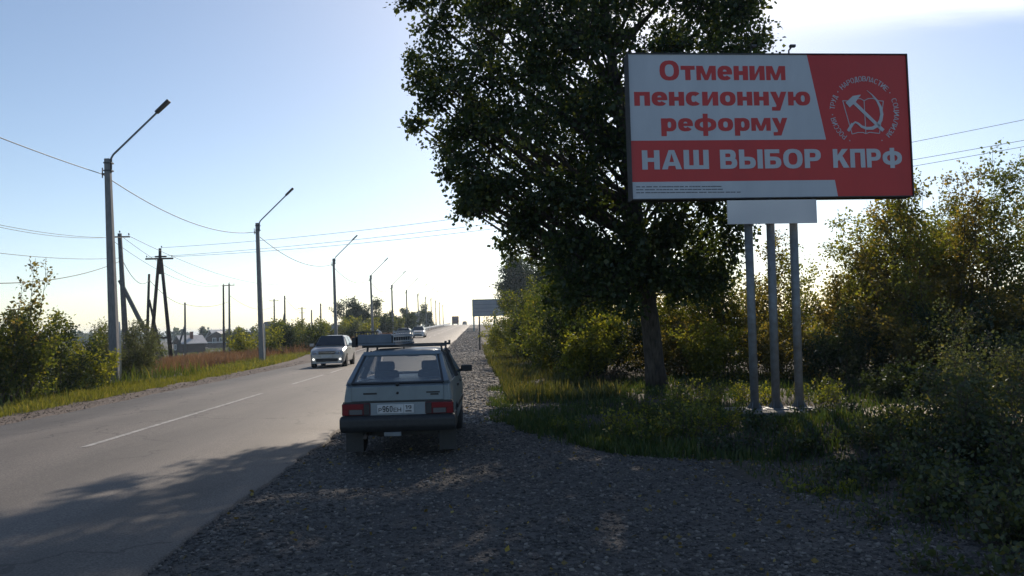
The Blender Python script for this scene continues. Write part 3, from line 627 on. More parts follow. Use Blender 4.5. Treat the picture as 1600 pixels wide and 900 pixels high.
for i, (x, y, H, m, lab) in enumerate([(3.3, 12.6, .55, G_BUSH, 'leafy weed left of the soil heap'), (4.0, 13.4, .7, G_YEL, 'yellowish weed clump left of the concrete footing'), (3.5, 15.0, .8, G_BUSH, 'weed clump between the poplar and the footing'),
        (2.7, 13.4, .5, G_YEL, 'pale grassy weed at the shoulder edge'), (4.6, 10.7, .4, G_DRK, 'small dark weed on the soil heap'), (5.9, 10.3, .6, G_DRK, 'dark weed right of the soil heap'),
        (5.0, 17.9, .8, G_YEL, 'bright weed behind the left billboard post'), (6.3, 18.1, .7, G_YEL, 'bright weed between the billboard posts'), (7.6, 17.3, .8, G_BUSH, 'green weed right of the posts'), (6.6, 11.6, .6, G_DRK, 'dark feathery weed right of the heap'), (3.7, 8.6, .13, G_YEL, 'tiny yellow weed on the gravel'), (4.5, 9.3, .35, G_DRK, 'dark weed at the gravel edge before the heap'), (5.2, 8.6, .4, G_DRK, 'dark weed between gravel edge and right shrubs'), (3.6, 11.3, .4, G_DRK, 'dark weed left of the soil heap at the gravel edge'), (5.6, 12.6, .5, G_DRK, 'dark leafy weed on top of the soil heap'), (4.4, 11.9, .35, G_DRK, 'low leafy weed on the left slope of the heap'), (6.0, 9.2, .5, G_DRK, 'dark weed beside the small dark shrub'), (5.1, 7.4, .3, G_DRK, 'low dark weed by the bottom right gravel'), (2.5, 12.4, .4, G_BUSH, 'green weed where shoulder and grass meet'), (1.6, 13.9, .3, G_BUSH, 'low green weed at the bend of the shoulder edge')]):
    plant('weed', lab, 'plant', (x, y, gz1(x, y)), 160+i, m, .055, WD, H=H, stems=14, lean=.7, nb=5, ratio=.4, ang=(25,55), dens=55, base=.1, r0=.007, off=.04, spread=.35, sub_n=2)

# ------------------------------------------------------------------ lettering: strokes and rings, each a hair proud of the last
def glyph(ch, s=.27, t=.20):
    """list of polygons / ring strips in letter units, and the advance width"""
    P = []
    def Rr(x0, y0, x1, y1): P.append([(x0,y0),(x1,y0),(x1,y1),(x0,y1)])
    def Pl(*p): P.append(list(p))
    def Ring(cx, cy, rx, ry, a0=0, a1=360, tx=s, ty=t, n=20):
        k = max(4, int(n*abs(a1-a0)/360)); o = []; i_ = []
        for j in range(k+1):
            a = R(a0+(a1-a0)*j/k); c, d = math.cos(a), math.sin(a); e = .82
            c2 = math.copysign(abs(c)**e, c); d2 = math.copysign(abs(d)**e, d)
            o.append((cx+rx*c2, cy+ry*d2)); i_.append((cx+(rx-tx)*c2, cy+(ry-ty)*d2))
        for j in range(k): P.append(('q', o[j], o[j+1], i_[j+1], i_[j]))
    w = .86
    X = .74                                              # x height
    if ch in 'НнH': h = 1 if ch != 'н' else X; w = .86 if h == 1 else .74; Rr(0,0,s,h); Rr(w-s,0,w,h); Rr(s,h*.5-t*.52,w-s,h*.5+t*.52)
    elif ch == 'А': w=.98; Pl((0,0),(s*1.05,0),(.5+s*.12,1),(.5-s*.55,1)); Pl((w,0),(w-s*1.05,0),(.48-s*.12,1),(.48+s*.55,1)); Rr(.25,.18,.73,.18+t)
    elif ch == 'Ш': w=1.24; Rr(0,0,s,1); Rr(w/2-s/2,0,w/2+s/2,1); Rr(w-s,0,w,1); Rr(s,0,w/2-s/2,t); Rr(w/2+s/2,0,w-s,t)
    elif ch == 'Ц': w=.92; Rr(0,0,s,1); Rr(w-s-.08,0,w-.08,1); Rr(s,0,w-s-.08,t); Rr(w-.16,-.2,w,t)
    elif ch in 'ВP': w=.86; Rr(0,0,s,1); Rr(s,1-t,.46,1); Rr(s,.41,.5,.41+t); Rr(s,0,.5,t); Ring(.46,.705,.34,.295,-90,90); Ring(.48,.305,.38,.305,-90,90)
    elif ch in 'ЬЫБ':
        w=.84; Rr(0,0,s,1); Rr(s,.42,.46,.42+t); Rr(s,0,.46,t); Ring(.46,.31,.38,.31,-90,90)
        if ch == 'Ы': Rr(.93,0,.93+s,1); w=.93+s
        if ch == 'Б': Rr(s,1-t,.76,1)
    elif ch in 'О': w=1.0; Ring(.5,.5,.5,.52)
    elif ch == 'С': w=.92; Ring(.5,.5,.5,.52,45,315)
    elif ch == 'Р': w=.84; Rr(0,0,s,1); Rr(s,1-t,.46,1); Rr(s,.36,.46,.36+t); Ring(.46,.68,.38,.32,-90,90)
    elif ch == 'К': w=.92; Rr(0,0,s,1); Pl((s,.34),(s,.66),(.54,1),(.90,1)) ; Pl((.34,.46),(.54,.66),(.95,0),(.60,0))
    elif ch == 'П': w=.88; Rr(0,0,s,1); Rr(w-s,0,w,1); Rr(s,1-t,w-s,1)
    elif ch == 'п': w=.76; Rr(0,0,s,X); Rr(w-s,0,w,X); Rr(s,X-t,w-s,X)
    elif ch == 'Ф': w=1.16; Rr(w/2-s/2,-.04,w/2+s/2,1.04); Ring(w/2,.5,w/2,.38)
    elif ch == 'ф': w=1.12; Rr(w/2-s*.46,-.28,w/2+s*.46,1.0); Ring(w/2,X/2,w/2,X/2+.01)
    elif ch in 'тТ': h = 1 if ch == 'Т' else X; w=.72; Rr(0,h-t,w,h); Rr(w/2-s/2,0,w/2+s/2,h-t)
    elif ch in 'мМ': h = 1 if ch == 'М' else X; w=1.0; Rr(0,0,s*.85,h); Rr(w-s*.85,0,w,h); Pl((s*.3,h),(s*1.2,h),(w/2+s*.34,0),(w/2-s*.34,0)); Pl((w-s*.3,h),(w-s*1.2,h),(w/2-s*.34,0),(w/2+s*.34,0))
    elif ch == 'е': w=.76; Ring(.38,X/2,.38,X/2+.01,8,322); Rr(.12,X/2-t*.38,.76,X/2+t*.38)
    elif ch in 'ЕE': w=.74; Rr(0,0,s,1); Rr(s,1-t,w,1); Rr(s,.5-t/2,w*.94,.5+t/2); Rr(s,0,w,t)
    elif ch in 'иИ': h = 1 if ch == 'И' else X; w=.78 if h < 1 else .88; Rr(0,0,s,h); Rr(w-s,0,w,h); Pl((s,0),(s,h*.38),(w-s,h),(w-s,h*.62))
    elif ch == 'с': w=.72; Ring(.38,X/2,.38,X/2+.01,42,318)
    elif ch == 'о': w=.78; Ring(.39,X/2,.39,X/2+.01)
    elif ch == 'ю': w=1.1; Rr(0,0,s,X); Rr(s,X/2-t/2,.42,X/2+t/2); Ring(.73,X/2,.37,X/2+.01)
    elif ch in 'уУ':
        if ch == 'у': w=.80; Pl((.80,X),(.53,X),(.20,-.28),(.46,-.28)); Pl((0,X),(.28,X),(.52,.12),(.32,-.06)); Rr(.06,-.28,.30,-.28+t)
        else: w=.86; Pl((w,1),(w-s,1),(.22,0),(.22+s,0)); Pl((0,1),(s,1),(.55,.38),(.40,.22)); Rr(.06,0,.30,t)
    elif ch == 'р': w=.78; Rr(0,-.28,s,X); Ring(.42,X/2,.36,X/2+.01)
    elif ch == 'Я': w=.84; Rr(w-s,0,w,1); Rr(.38,1-t,w-s,1); Rr(.38,.38,w-s,.38+t); Ring(.38,.69,.36,.31,90,270); Pl((0,0),(s,0),(.62,.45),(.38,.45))
    elif ch == 'Д': w=.96; Rr(.0,-.2,s*.7,t); Rr(w-s*.7,-.2,w,t); Rr(s*.7,0,w-s*.7,t); Pl((.10,t),(.10+s,t),(.40+s*.4,1),(.30,1)); Rr(.74-s,t,.80,1); Rr(.3,1-t,.74,1)
    elif ch == 'Л': w=.88; Pl((0,0),(s,0),(.38+s*.3,1),(.28,1)); Rr(w-s,0,w,1); Rr(.3,1-t,w-s,1)
    elif ch == 'З': w=.76; Ring(.36,.72,.36,.28,-90,140); Ring(.37,.28,.39,.30,-140,90)
    elif ch in '0': w=.62; Ring(.31,.5,.31,.5)
    elif ch == '9': w=.62; Ring(.31,.68,.31,.32); Ring(.31,.5,.31,.5,-130,0)
    elif ch == '6': w=.62; Ring(.31,.32,.31,.32); Ring(.31,.5,.31,.5,50,180)
    elif ch == '1': w=.40; Rr(.22,0,.22+s,1); Pl((0,.66),(.22,.80),(.22,1),(0,.86))
    elif ch == '•': w=.3; Rr(.06,.4,.26,.6)
    elif ch == ' ': w=.42
    return P, w
def line_polys(text, gap=.09, s=.27, t=.20):
    x = 0; out = []
    for ch in text:
        P, w = glyph(ch, s, t)
        for p in P: out.append([(x+a, b) for a, b in (p[1:] if p[0] == 'q' else p)])
        x += w+gap
    return out, x-gap
def letter_mesh(name, polys, m, parent, place, th=.0035, label=None):
    """place maps flat letter units to local x, z; pieces are thin and staggered so no two share a plane"""
    mb = MB()
    for i, p in enumerate(polys):
        q = [place(a, b) for a, b in p]; ar = sum(q[k][0]*q[(k+1) % len(q)][1]-q[(k+1) % len(q)][0]*q[k][1] for k in range(len(q)))
        if ar < 0: q = q[::-1]
        y = -(th+.00035*(i % 7)); k = len(q)
        mb.add([(x, y, z) for x, z in q]+[(x, 0, z) for x, z in q], [tuple(range(k))]+[(j, k+j, k+(j+1) % k, (j+1) % k) for j in range(k)])
    me = bpy.data.meshes.new(name); me.from_pydata(mb.v, [], mb.f); me.materials.append(m)
    o = bpy.data.objects.new(name, me); COL.objects.link(o); o.parent = parent
    if label: o['label'] = label
    return o

# ------------------------------------------------------------------ the billboard
BLUEW = mat('print_white', (0.54,0.58,0.63), (0.47,0.51,0.56), 1.2, .42, bump=.9, bscale=1.1, stretch=(1,1,.35))
RED = mat('print_red', (0.58,0.030,0.028), (0.50,0.026,0.026), 1.0, .42, bump=.9, bscale=1.1, stretch=(1,1,.35))
STEEL = mat('grey_steel', (0.22,0.25,0.275), (0.12,0.115,0.11), 6, .55, .3, bump=.2, detail=8, lo=.3, hi=.8)
DKST = mat('dark_steel', (0.05,0.055,0.06), (0.08,0.08,0.085), 8, .6, .3)
CONC = mat('concrete', (0.13,0.125,0.115), (0.24,0.23,0.21), 5, .9, bump=.5, bscale=30, detail=8)
GREY = mat('print_grey', (0.17,0.18,0.20), None, rough=.7)
def billboard():
    W, H = 6.24, 3.13; ang = math.atan2(.25, 6.3)
    B = thing('billboard', 'large red and white political billboard on three grey steel posts', 'billboard', (6.47, 16.62, -.25), ang)
    zb = 4.40+.25
    MB().box(-W/2, .02, zb, W/2, .30, zb+H).build('panel', DKST, B)
    fr = MB(); e = .02
    fr.box(-W/2-e, -.03, zb-e, -W/2, .32, zb+H+e).box(W/2, -.03, zb-e, W/2+e, .34, zb+H+e).box(-W/2, -.03, zb-e, W/2, .34, zb).box(-W/2, -.03, zb+H, W/2, .32, zb+H+e)
    fr.build('frame', DKST, B)
    ps = MB().box(-W/2+.005, .004, zb+.005, W/2-.005, .018, zb+H-.005).build('poster', RED, B)
    U = lambda u, v: (-W/2+.005+(W-.01)*u, zb+H-.005-(H-.01)*v)
    def sheet(pts, name):
        q = [U(*p) for p in pts][::-1]; k = len(q); mb = MB()
        mb.add([(x, .0, z) for x, z in q]+[(x, .0035, z) for x, z in q], [tuple(range(k)), tuple(reversed(range(k, 2*k)))]+[(j, (j+1) % k, k+(j+1) % k, k+j) for j in range(k)])
        return mb.build(name, BLUEW, ps)
    sheet([(0,0),(.637,0),(.693,.60),(0,.60)], 'white_field'); sheet([(0,.885),(.718,.885),(.727,1),(0,1)], 'white_strip')
    def line(text, u0, u1, vt, vb, ylo, yhi, m, gap, label):
        pl, w = line_polys(text, gap)
        letter_mesh('lettering', pl, m, ps, lambda a, b: U(u0+(u1-u0)*a/w, vb+(vt-vb)*(b-ylo)/(yhi-ylo)), .004, label)
    line('Отменим', .108, .556, .045, .180, 0, 1, RED, .08, 'red line of letters reading Отменим')
    line('пенсионную', .016, .642, .262, .395, -.28, .74, RED, .08, 'red line of letters reading пенсионную')
    line('реформу', .107, .556, .415, .570, -.28, 1.0, RED, .08, 'red line of letters reading реформу')
    line('НАШ', .036, .270, .667, .800, 0, 1, BLUEW, .10, 'white letters reading НАШ')
    line('ВЫБОР', .310, .671, .667, .800, 0, 1, BLUEW, .10, 'white letters reading ВЫБОР')
    line('КПРФ', .715, .967, .668, .800, 0, 1, BLUEW, .10, 'white letters reading КПРФ')
    # small print: rows of short grey strokes
    rd = random.Random(5); mb = MB()
    for r in range(3):
        u = .012
        while u < (.30, .31, .37)[r]:
            w = rd.uniform(.006, .02); x0, z0 = U(u, .918+r*.020+.003*u*4); x1, _ = U(u+w, 0)
            mb.box(x0, -.003, z0-.011, x1, .001, z0+.011); u += w+rd.choice((.0012,.002,.005))
    mb.build('small_print', GREY, ps)
    # round emblem
    cx, cz = U(.838, .405)
    def ringtext(word, a0, a1, rad=.735, h=.112):
        n = len(word); em = []
        for i, ch in enumerate(word):
            a = R(a0+(a1-a0)*(i+.5)/n); P, w = glyph(ch, .17, .10)
            sc = min(h, abs(R(a1-a0))*rad/n*.86/max(w, .5)) if ch != '•' else h
            for p in P:
                q = []
                for x, y in (p[1:] if p[0] == 'q' else p):
                    tx, ty = (x-w/2)*sc, (y-.5)*h
                    q.append((cx+math.sin(a)*(rad+ty)+math.cos(a)*tx, cz+math.cos(a)*(rad+ty)-math.sin(a)*tx))
                em.append(q)
        if ch == '•': letter_mesh('emblem_dot', em, BLUEW, ps, lambda a, b: (a, b), .004)
        else: letter_mesh('emblem_lettering', em, BLUEW, ps, lambda a, b: (a, b), .004, f'small white letters of the round emblem reading {word}')
    for wd_, a0, a1 in (('РОССИЯ', -142, -100), ('•', -98, -92), ('ТРУД', -86, -60), ('•', -56, -50), ('НАРОДОВЛАСТИЕ', -45, 49), ('•', 52, 58), ('СОЦИАЛИЗМ', 66, 138), ('•', -153, -147), ('•', 147, 153)): ringtext(wd_, a0, a1)
    K = 1/220*.985                                          # emblem sketch unit
    E = lambda x, y: (cx+(x-457)*K*.50, cz+(475-y)*K*.50)
    def stroke(pts, w):
        o = []; pts = [Vector((x, y)) for x, y in pts]; ww = w if isinstance(w, list) else [w]*len(pts); L, Rr_ = [], []
        for i, p in enumerate(pts):
            d = (pts[min(i+1,len(pts)-1)]-pts[max(i-1,0)]).normalized(); nrm = Vector((-d.y, d.x)); L.append(p+nrm*ww[i]/2); Rr_.append(p-nrm*ww[i]/2)
        return [[E(*L[i]), E(*L[i+1]), E(*Rr_[i+1]), E(*Rr_[i])] for i in range(len(pts)-1)]
    bk = []
    for pts in ([(240,365),(320,695)], [(458,360),(460,690)], [(655,370),(600,690)], [(240,365),(300,368),(370,350),(420,345),(458,365)], [(458,365),(500,345),(550,342),(600,365),(655,370)], [(320,695),(380,680),(430,680),(460,692),(500,678),(550,685),(600,690)]):
        bk += stroke(pts, 7)
    letter_mesh('emblem_book', bk, BLUEW, ps, lambda a, b: (a, b), .003)
    hs = stroke([(355,385),(600,625)], 32)+[[E(268,385),E(345,318),E(430,305),E(395,345),E(372,378),E(308,432)]]
    hs += stroke([(490,262),(540,305),(590,365),(622,430),(632,500),(618,560),(585,610),(530,638),(470,640),(420,622),(385,590),(358,578),(325,600)], [3,10,20,28,32,34,34,32,28,24,20,18,16])
    hs += stroke([(572,600),(640,662)], 34)+stroke([(330,592),(280,665)], 28)
    letter_mesh('emblem_tools', hs, BLUEW, ps, lambda a, b: (a, b), .006)
    for i, (xt, xb) in enumerate(((-.53, -.55), (-.03, -.08), (.49, .44))):
        p = MB(); p.tube([(xb, .22, 0), (xt, .22, zb-.02)], .088, 16)
        q = p.build('post', STEEL, B)
        f = MB()
        for a in range(4):
            an = a*math.pi/2+.785; c, s_ = math.cos(an), math.sin(an)
            f.slab([(xb+c*.085-s_*.006, .22+s_*.085+c*.006, .12), (xb+c*.18-s_*.006, .22+s_*.18+c*.006, .12), (xb+c*.085-s_*.006, .22+s_*.085+c*.006, .27)], .012)
        f.box(xb-.20, .02, .09, xb+.20, .42, .118)
        f.build('base_plate', STEEL, B)
    MB().box(-1.15, -.42, .02, -.05, .85, .10).build('footing_slab', CONC, B, bevel=.02)
    MB().box(-.04, -.50, .0, .95, .78, .088).build('footing_slab', CONC, B, bevel=.02)
    MB().box(-.95, .12, zb-.16, .95, .30, zb-.052).build('support_beam', DKST, B)
    # pale plate hung beneath the panel
    cp = MB().box(-1.07, -.02, zb-.57, .91, .02, zb-.058).build('contact_plate', mat('plate_print', (0.85,0.85,0.85), (0.60,0.61,0.63), .55, .6, detail=1), B)
    for x in (-.35, .52):
        l = MB(); l.tube([(x, .15, zb+H+.05), (x, .15, zb+H+.14), (x, -.02, zb+H+.18)], .018, 6); l.box(x-.06, -.08, zb+H+.15, x+.06, .0, zb+H+.20); l.build('lamp_bracket', DKST, B)
    return B
billboard()

# ------------------------------------------------------------------ street lamps
POLE = mat('lamp_pole_concrete', (0.17,0.172,0.175), (0.27,0.27,0.27), 7, .85, bump=.3, detail=7, stretch=(3,3,.5))
WHITEP = mat('white_pipe', (0.7,0.7,0.68), (0.5,0.5,0.48), 6, .6)
LAMPH = mat('lamp_head_metal', (0.045,0.05,0.055), None, rough=.5, metal=.4)
def lamp(x, y, top, lean, label, proto=None):
    zb = gz1(x, y); H = top-zb
    o = thing('street_lamp', label, 'street lamp', (x-lean+0.0, y, zb), 0, 'street lamps along the left side of the road')
    lx = -lean
    MB().beam((0,0,-.1), (lx*-1+0, 0, H), .32, .30, (0,1,0), .20, .19).build('pole', POLE, o, bevel=.015, seg=1)
    a = MB(); a.tube([(-lx+.13,0,H-.55),(-lx+.14,0,H+.02),(-lx+.22,0,H+.16),(-lx+1.95,0,H+1.85)], .04, 8); a.build('arm', STEEL, o)
    h = MB(); p0 = Vector((-lx+1.86,0,H+1.78)); p1 = Vector((-lx+2.36,0,H+2.26)); h.beam(p0, p1, .24, .10, (0,0,1), .30, .09); h.build('lamp_head', LAMPH, o, bevel=.02, seg=1)
    c = MB(); c.box(-lx-.22, -.03, H-.62, -lx-.10, .03, H-.56).box(-lx-.21,-.02,H-.75,-lx-.18,.02,H-.35); c.build('bracket', DKST, o)
    for dz in (.5, .2): MB().box(-lx-.115,-.115,H-dz,-lx+.19,.115,H-dz+.05).build('clamp', DKST, o)
    return o, Vector((x, y, top))
LT = [(-14.21,31,8.7,'nearest and tallest'),(-14.25,52,9.0,'second nearest'),(-14.0,78,8.96,'third'),(-13.9,104,9.06,'fourth'),(-13.95,130,9.23,'fifth'),(-13.9,156,9.65,'sixth'),(-13.6,182,10.05,'seventh'),(-13.5,208,10.4,'eighth'),(-13.65,234,10.95,'ninth'),(-13.7,260,11.2,'tenth'),(-13.7,286,11.4,'eleventh'),(-13.6,312,11.3,'twelfth')]
tops = []
for i, (x, y, t, w) in enumerate(LT):
    ln = (-.3, -.22, -.15, -.2, -.1, -.12, -.1, -.1, -.1, -.1, -.1, -.1)[i]
    o, p = lamp(x, y, t, ln*-1*-1, f'{w} grey concrete street lamp of the row left of the road', None); tops.append(p)
    if i < 2:
        pp = MB(); pp.tube([(.24,-.1,-.1),(.21,-.1,1.9+.0),(.19,-.1,2.4)], .03, 8); pp.build('cable_pipe', WHITEP, o)

WIRE = mat('wire', (0.03,0.03,0.032), None, rough=.6)
def wire(p0, p1, sag, r, label, group, n=18):
    p0, p1 = Vector(p0), Vector(p1); mb = MB()
    mb.tube([p0.lerp(p1, t/n)+Vector((0,0,-4*sag*(t/n)*(1-t/n))) for t in range(n+1)], r, 5, cap=False)
    return tag(mb.build('overhead_wire', WIRE, None), label, 'wire', group)
GWL = 'cable strung along the street lamps'
prev = Vector((-11.2, 19.0, 6.75)); nm = ['left picture edge', 'first street lamp', 'second street lamp', 'third street lamp', 'fourth street lamp', 'fifth street lamp', 'sixth street lamp']
prev = Vector((-13.9, 8, 8.3))
for i in range(6):
    nx = tops[i]+Vector((-.2, 0, -.6)); wire(prev, nx, (.35,.75,.9,1.0,1.0,1.0)[i], .016+.003*i, f'black cable hanging between the {nm[i]} and the {nm[i+1]}', GWL); prev = nx

# ------------------------------------------------------------------ utility poles
WOOD = mat('tarred_wood', (0.035,0.028,0.026), (0.085,0.068,0.058), 6, .9, bump=.4, stretch=(4,4,.5))
CPOLE = mat('utility_concrete', (0.12,0.12,0.115), (0.19,0.185,0.175), 5, .9, bump=.3)
INS = mat('insulator_glass', (0.08,0.11,0.10), None, rough=.25)
GP = 'utility poles left of the road'
def insul(p, parent, h=.2):
    m = MB(); m.lathe([(.012,0),(.012,h*.4),(.05,h*.42),(.06,h*.6),(.035,h*.72),(.05,h*.8),(.03,h)], 'z', 8, p); return m.build('insulator', INS, parent)
def upole(x, y, top, label, mt, r=.13, arms=(), strut=None, lean=0, w=1.0, xs_=()):
    zb = gz1(x, y); H = top-zb; o = thing('utility_pole', label, 'utility pole', (x, y, zb), 0, GP)
    MB().tube([(-lean,0,-.2),(0,0,H)], [r*1.25, r*.8], 10).build('pole', mt, o)
    for dz, half in arms:
        MB().box(-half, -.05-r, H-dz-.05, half, .05-r, H-dz+.05).build('crossarm', mt, o)
        for s in (-1, 1): insul((s*(half-.07), -r, H-dz+.05), o)
    if arms: insul((0, 0, H), o)
    if strut:
        dx, hz = strut; MB().tube([(dx, .3, -.1), (0, 0, hz*H)], [r*1.1, r*.8], 8).build('strut', mt, o)
    return o
upole(-23.96, 54, 8.75, 'thick grey concrete pole with a strut leaning on it and a lamp bracket on top', CPOLE, .17, ((.25, .75),), (2.9, .66), -.5)
upole(-32.62, 80, 8.0, 'dark wooden pole left behind the braced double legged pole', WOOD, .14, (), (1.3, .72), .3)
upole(-36.4, 100, 5.9, 'short pole with a strut above the low brown house', CPOLE, .13, (), (-1.6, .62))
upole(-36.1, 114, 8.9, 'left one of two slim poles close together', WOOD, .14)
upole(-33.12, 107, 8.6, 'right one of two slim poles with a crossarm and three insulators', CPOLE, .13, ((.25, .75),))
upole(-40.4, 159, 8.6, 'far pole with wide crossarm over the blue shed', CPOLE, .16, ((.35, .9),), (-1.4, .62))
upole(-36.4, 151, 8.85, 'far braced wooden pole right of the blue shed', WOOD, .16, (), (-1.5, .7))
upole(-49, 223, 8.9, 'far pole with two stacked crossarms', WOOD, .2, ((.4, 1.1), (1.6, .7)))
upole(-49.9, 240, 8.6, 'far dark pole with a strut on its right', WOOD, .22, (), (1.2, .6))
upole(-38.9, 198, 8.9, 'far bare pole left of the third street lamp', WOOD, .2)
upole(-39.4, 235, 9.0, 'far bare pole right of the third street lamp', WOOD, .2)
upole(-37.2, 300, 8.2, 'tiny pole between the fourth and fifth street lamps, left one', WOOD, .2)
upole(-35.2, 300, 7.3, 'tiny pole between the fourth and fifth street lamps, right one', WOOD, .2)
# braced double legged pole
za = gz1(-25.6, 65); A = thing('utility_pole', 'dark wooden double legged pole with a wide crossarm and low brace', 'utility pole', (-25.63, 65, za), 0, GP)
Ht = 8.9-za
MB().tube([(0,0,Ht-2.1),(0,0,Ht)], [.15,.11], 10).build('pole', WOOD, A)
MB().tube([(-.9,.1,-.2),(-.10,0,Ht-.9)], [.17,.12], 10).build('leg', WOOD, A); MB().tube([(.95,-.1,-.2),(.10,0,Ht-.9)], [.17,.12], 10).build('leg', WOOD, A)
MB().box(-1.1,-.2,Ht-.92,1.1,-.08,Ht-.79).build('crossarm', WOOD, A); MB().box(-.45,.08,Ht-.72,.45,.2,Ht-.60).build('crossarm', WOOD, A)
MB().box(-.62,-.24,2.05,.72,-.12,2.2).build('brace', WOOD, A)
for x in (-1.0, 1.0): insul((x,-.14,Ht-.79), A)
insul((.12,0,Ht), A)
GW3 = 'high wires crossing over the road'; GW2 = 'field wires on the left'
wire((-25.5,65,8.95), (30.5,37,11.9), 1.1, .013, 'top wire crossing the road to the right', GW3, 30)
wire((-26.6,65,8.2), (30.5,37,10.8), .9, .013, 'middle wire crossing the road to the right', GW3, 30)
wire((-24.6,65,8.2), (30.5,37,10.5), 1.0, .013, 'lower wire crossing the road to the right', GW3, 30)
wire((-24.7,54,8.5), (-23.2,36,7.35), .35, .013, 'upper wire running left from the concrete pole', GW2)
wire((-23.2,54,8.5), (-22.2,36,7.15), .3, .013, 'second wire running left from the concrete pole', GW2)
wire((-23.9,54,7.1), (-22.2,36,5.8), .2, .014, 'third wire running left from the concrete pole', GW2)
wire((-23.9,54,6.9), (-21.2,36,4.3), .35, .022, 'thick cable drooping left from the concrete pole', GW2)
wire((-23.8,54,7.0), (-32.6,80,7.4), .9, .022, 'thick cable from the concrete pole to the wooden pole', GW2)
wire((-32.6,80,7.4), (-36.4,100,5.6), .5, .024, 'thick cable from the wooden pole to the short strutted pole', GW2)
wire((-36.4,100,5.7), (-33.1,107,6.2), .5, .022, 'cable from the short strutted pole to the slim pole', GW2)
wire((-23.2,54,8.5), (-25.7,107,8.3), 1.0, .016, 'long wire beside the double legged pole, upper', GW2)
wire((-24.7,54,8.5), (-33.8,107,8.4), 1.3, .016, 'long wire behind the double legged pole', GW2)
wire((-24.0,54,8.7), (-32.4,107,8.4), 1.3, .016, 'long wire reaching the slim crossarm pole', GW2)
wire((-33.1,107,7.0), (-40.4,159,7.2), 1.2, .024, 'wire between the slim pole and the far crossarm pole', GW2)
wire((-36.4,151,8.6), (-49,223,8.2), 1.0, .03, 'far wire between braced pole and double crossarm pole', GW2)
wire((-38.9,198,8.6), (-39.4,235,8.7), .6, .03, 'far wire between the two bare poles', GW2)

# ------------------------------------------------------------------ houses far on the left
TIMB = mat('dark_timber', (0.06,0.038,0.034), (0.10,0.066,0.055), 2, .9, stretch=(.5,.5,6))
GROOF = mat('grey_sheet_roof', (0.42,0.41,0.41), (0.52,0.51,0.50), 1.5, .5)
PROOF = mat('pale_tin_roof', (0.62,0.62,0.62), (0.5,0.5,0.5), 1.5, .4)
BLUEH = mat('blue_paint', (0.16,0.20,0.30), (0.11,0.14,0.22), 1.5, .8)
DROOF = mat('dark_roof', (0.05,0.05,0.055), (0.08,0.08,0.08), 2, .8)
PANE = mat('house_pane', (0.03,0.04,0.05), None, rough=.1); WFR = mat('white_frame', (0.75,0.75,0.75), None, rough=.6)
def house(x, y, w, d, hw, hr, rz, wall, roof, label, wins=(), chim=True, gable=True):
    zb = gz1(x, y); o = thing('house', label, 'house', (x, y, zb-.05), rz)
    m = MB(); m.box(-w/2,-d/2,0,w/2,d/2,hw)
    m.add([(-w/2,-d/2,hw),(w/2,-d/2,hw),(0,-d/2,hr),(-w/2,d/2,hw),(w/2,d/2,hw),(0,d/2,hr)], [(0,1,2),(5,4,3)])
    m.build('wall', wall, o)
    r = MB(); e = .4; k = (hr-hw)/(w/2)
    r.slab([(-w/2-e,-d/2-e,hw-k*e+.02),(0,-d/2-e,hr+.02),(0,d/2+e,hr+.02),(-w/2-e,d/2+e,hw-k*e+.02)], .12 if True else 0)
    r.slab([(w/2+e,-d/2-e,hw-k*e+.02),(w/2+e,d/2+e,hw-k*e+.02),(0,d/2+e,hr+.02),(0,-d/2-e,hr+.02)], .12)
    rf = r.build('roof', roof, o)
    if chim: MB().box(w*.18,-.3,hw,w*.18+.5,.3,hr+.9).build('chimney', mat('brick_red', (0.22,0.10,0.07), (0.28,0.14,0.10), 4, .9), rf)
    for (wx, wz, ww, wh) in wins:
        f = MB(); f.box(wx-ww/2-.15,-d/2-.06,wz-.15,wx-ww/2,-d/2-.002,wz+wh+.15).box(wx+ww/2,-d/2-.06,wz-.15,wx+ww/2+.15,-d/2-.002,wz+wh+.15).box(wx-ww/2,-d/2-.06,wz+wh,wx+ww/2,-d/2-.002,wz+wh+.15).box(wx-ww/2,-d/2-.06,wz-.15,wx+ww/2,-d/2-.002,wz).box(wx-.05,-d/2-.05,wz,wx+.05,-d/2-.004,wz+wh)
        fo = f.build('window', WFR, o); MB().box(wx-ww/2,-d/2-.03,wz,wx+ww/2,-d/2-.001,wz+wh).build('pane', PANE, fo)
    return o
house(-64.6, 180, 5.2, 5, 2.3, 3.9, R(-48), TIMB, GROOF, 'low brown timber house with a grey roof left of the second street lamp', [(-1.5,.9,.9,1.0)])
house(-78.8, 250, 6.6, 8, 3.4, 4.9, R(-18), TIMB, GROOF, 'dark timber house with two white framed windows', [(-.9,1.4,1.0,1.5),(1.5,1.4,1.0,1.5)])
house(-86.5, 268, 5, 7, 2.2, 5.6, R(-30), TIMB, PROOF, 'small house with a steep bright tin roof', [], False)
house(-62.0, 250, 5, 6, 3.6, 5.2, R(0), BLUEH, GROOF, 'pale blue shed right of the second street lamp', [(.6,1.2,.9,1.0)], False)
house(-61.5, 236, 4.2, 6, 4.0, 7.4, R(35), TIMB, DROOF, 'dark house with a steep black roof beside the second street lamp', [], False)
house(-53.5, 300, 18, 9, 4.6, 6.6, R(4), BLUEH, DROOF, 'long building with blue walls behind the third street lamp', [(-6,1.6,1.2,1.4),(-2,1.6,1.2,1.4),(2,1.6,1.2,1.4)], False)
